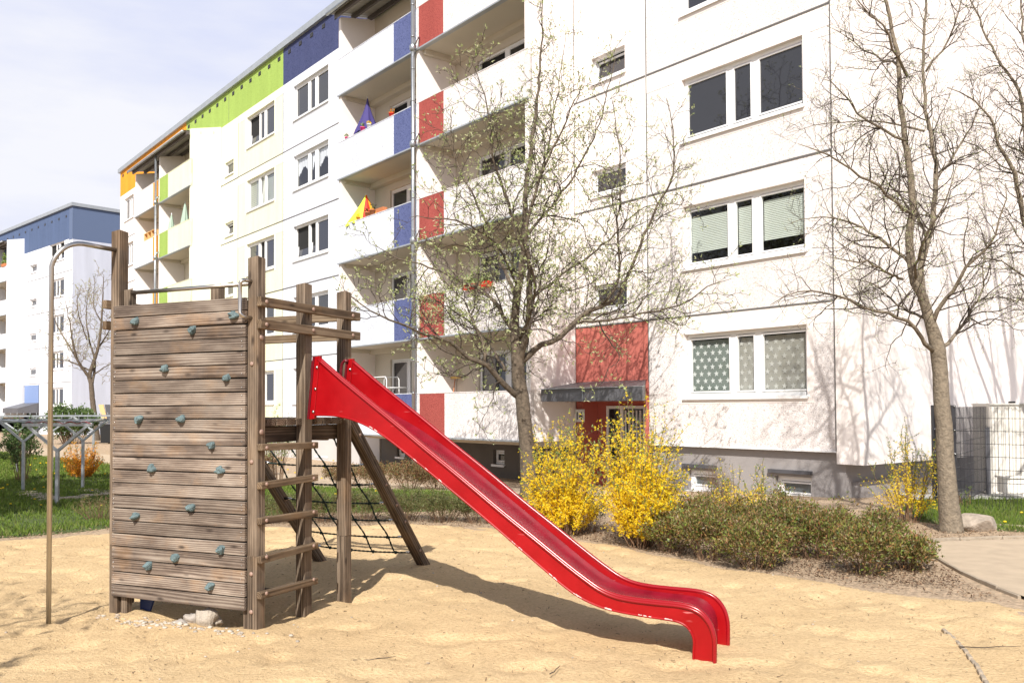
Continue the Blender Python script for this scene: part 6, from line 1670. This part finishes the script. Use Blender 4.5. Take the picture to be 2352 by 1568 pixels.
mb = MB(); mb.tube([Vector((-0.55 + 0.05 * k, -0.03, zt + 0.035 + 0.02 * math.sin(k * 1.3))) for k in range(24)], 0.006, 5); mb.build('line', plain('clothes_line_red', (0.35, 0.03, 0.05), 0.7), rk)
R1 = at(240, 1040, 27.0); R1.z = gh(0, 27)
rk2 = thing('laundry_rack', 'farther galvanised laundry rack, long rail in front of the pale blue house', 'laundry rack', R1, 0, 'galvanised laundry racks')
zt2 = at(100, 955, 27).z - R1.z
for px in (215, 120, 40, -40):
    b = at(px, 1000, 27) - R1; b.z = 0; y_post(rk2, b, (1, 0, 0), zt2 - 0.45, zt2 - 0.03, 0.62)
mb = MB(); a = at(-80, 1000, 27) - R1; b = at(262, 1000, 27) - R1; a.z = b.z = zt2; mb.obox((a + b) / 2, ((b - a) / 2, (0, 0.03, 0), (0, 0, 0.025))); mb.build('cross_bar', GALV, rk2)
mb = MB()
for k in range(24): c = a.lerp(b, k / 23); mb.tube([c, c + Vector((0, 0, 0.10))], 0.008, 5)
mb.build('hook', GALV, rk2)
# slabs in the grass below the racks
mb = MB(); rs = random.Random(8)
for (px, py) in ((60, 1135), (75, 1143), (90, 1150), (105, 1158), (120, 1166), (135, 1163), (170, 1160), (205, 1150), (198, 1126), (212, 1130), (226, 1134), (240, 1139), (250, 1146)):
    dd = (1.65 + 0.22) * 2030 / (py - 939); c = at(px, py, dd); zz = gh(c.x, c.y)
    mb.box(c.x - 0.2, c.x + 0.2, c.y - 0.18, c.y + 0.18, zz - 0.03, zz + 0.045)
tag(mb.build('pavement', KERBM, bevel=0.01), kind='structure')
# boards and bin by the far gable
q = at(232, 970, 50); q.z = -0.3
pb = thing('plank_stack', 'two light planks leaning upright near the far blue gable', 'planks', q)
for k, (dx, ti) in enumerate(((0, 0.28), (0.35, 0.2))):
    mb = MB(); mb.obox((dx + ti, 0, 1.1), ((0.14, 0, 0), (0, 0.03, 0), (-ti, 0, 1.1))); mb.build('plank', plain('plank_light', (0.62, 0.42, 0.2), 0.8) if k == 0 else DARKM, pb)
q = at(249, 970, 50); q.z = -0.3
bi = thing('waste_bin', 'black waste bin beside the leaning planks at far left', 'bin', q)
mb = MB(); mb.prism([(-0.3, 0.05), (0.3, 0.05), (0.36, 1.05), (-0.36, 1.05)], 1, -0.3, 0.3); mb.build('body', BLACK, bi, bevel=0.02)
mb = MB(); mb.prism([(-0.38, 1.055), (0.38, 1.055), (0.34, 1.14), (-0.30, 1.2)], 1, -0.34, 0.34); mb.build('lid', DARKM, bi, bevel=0.02)
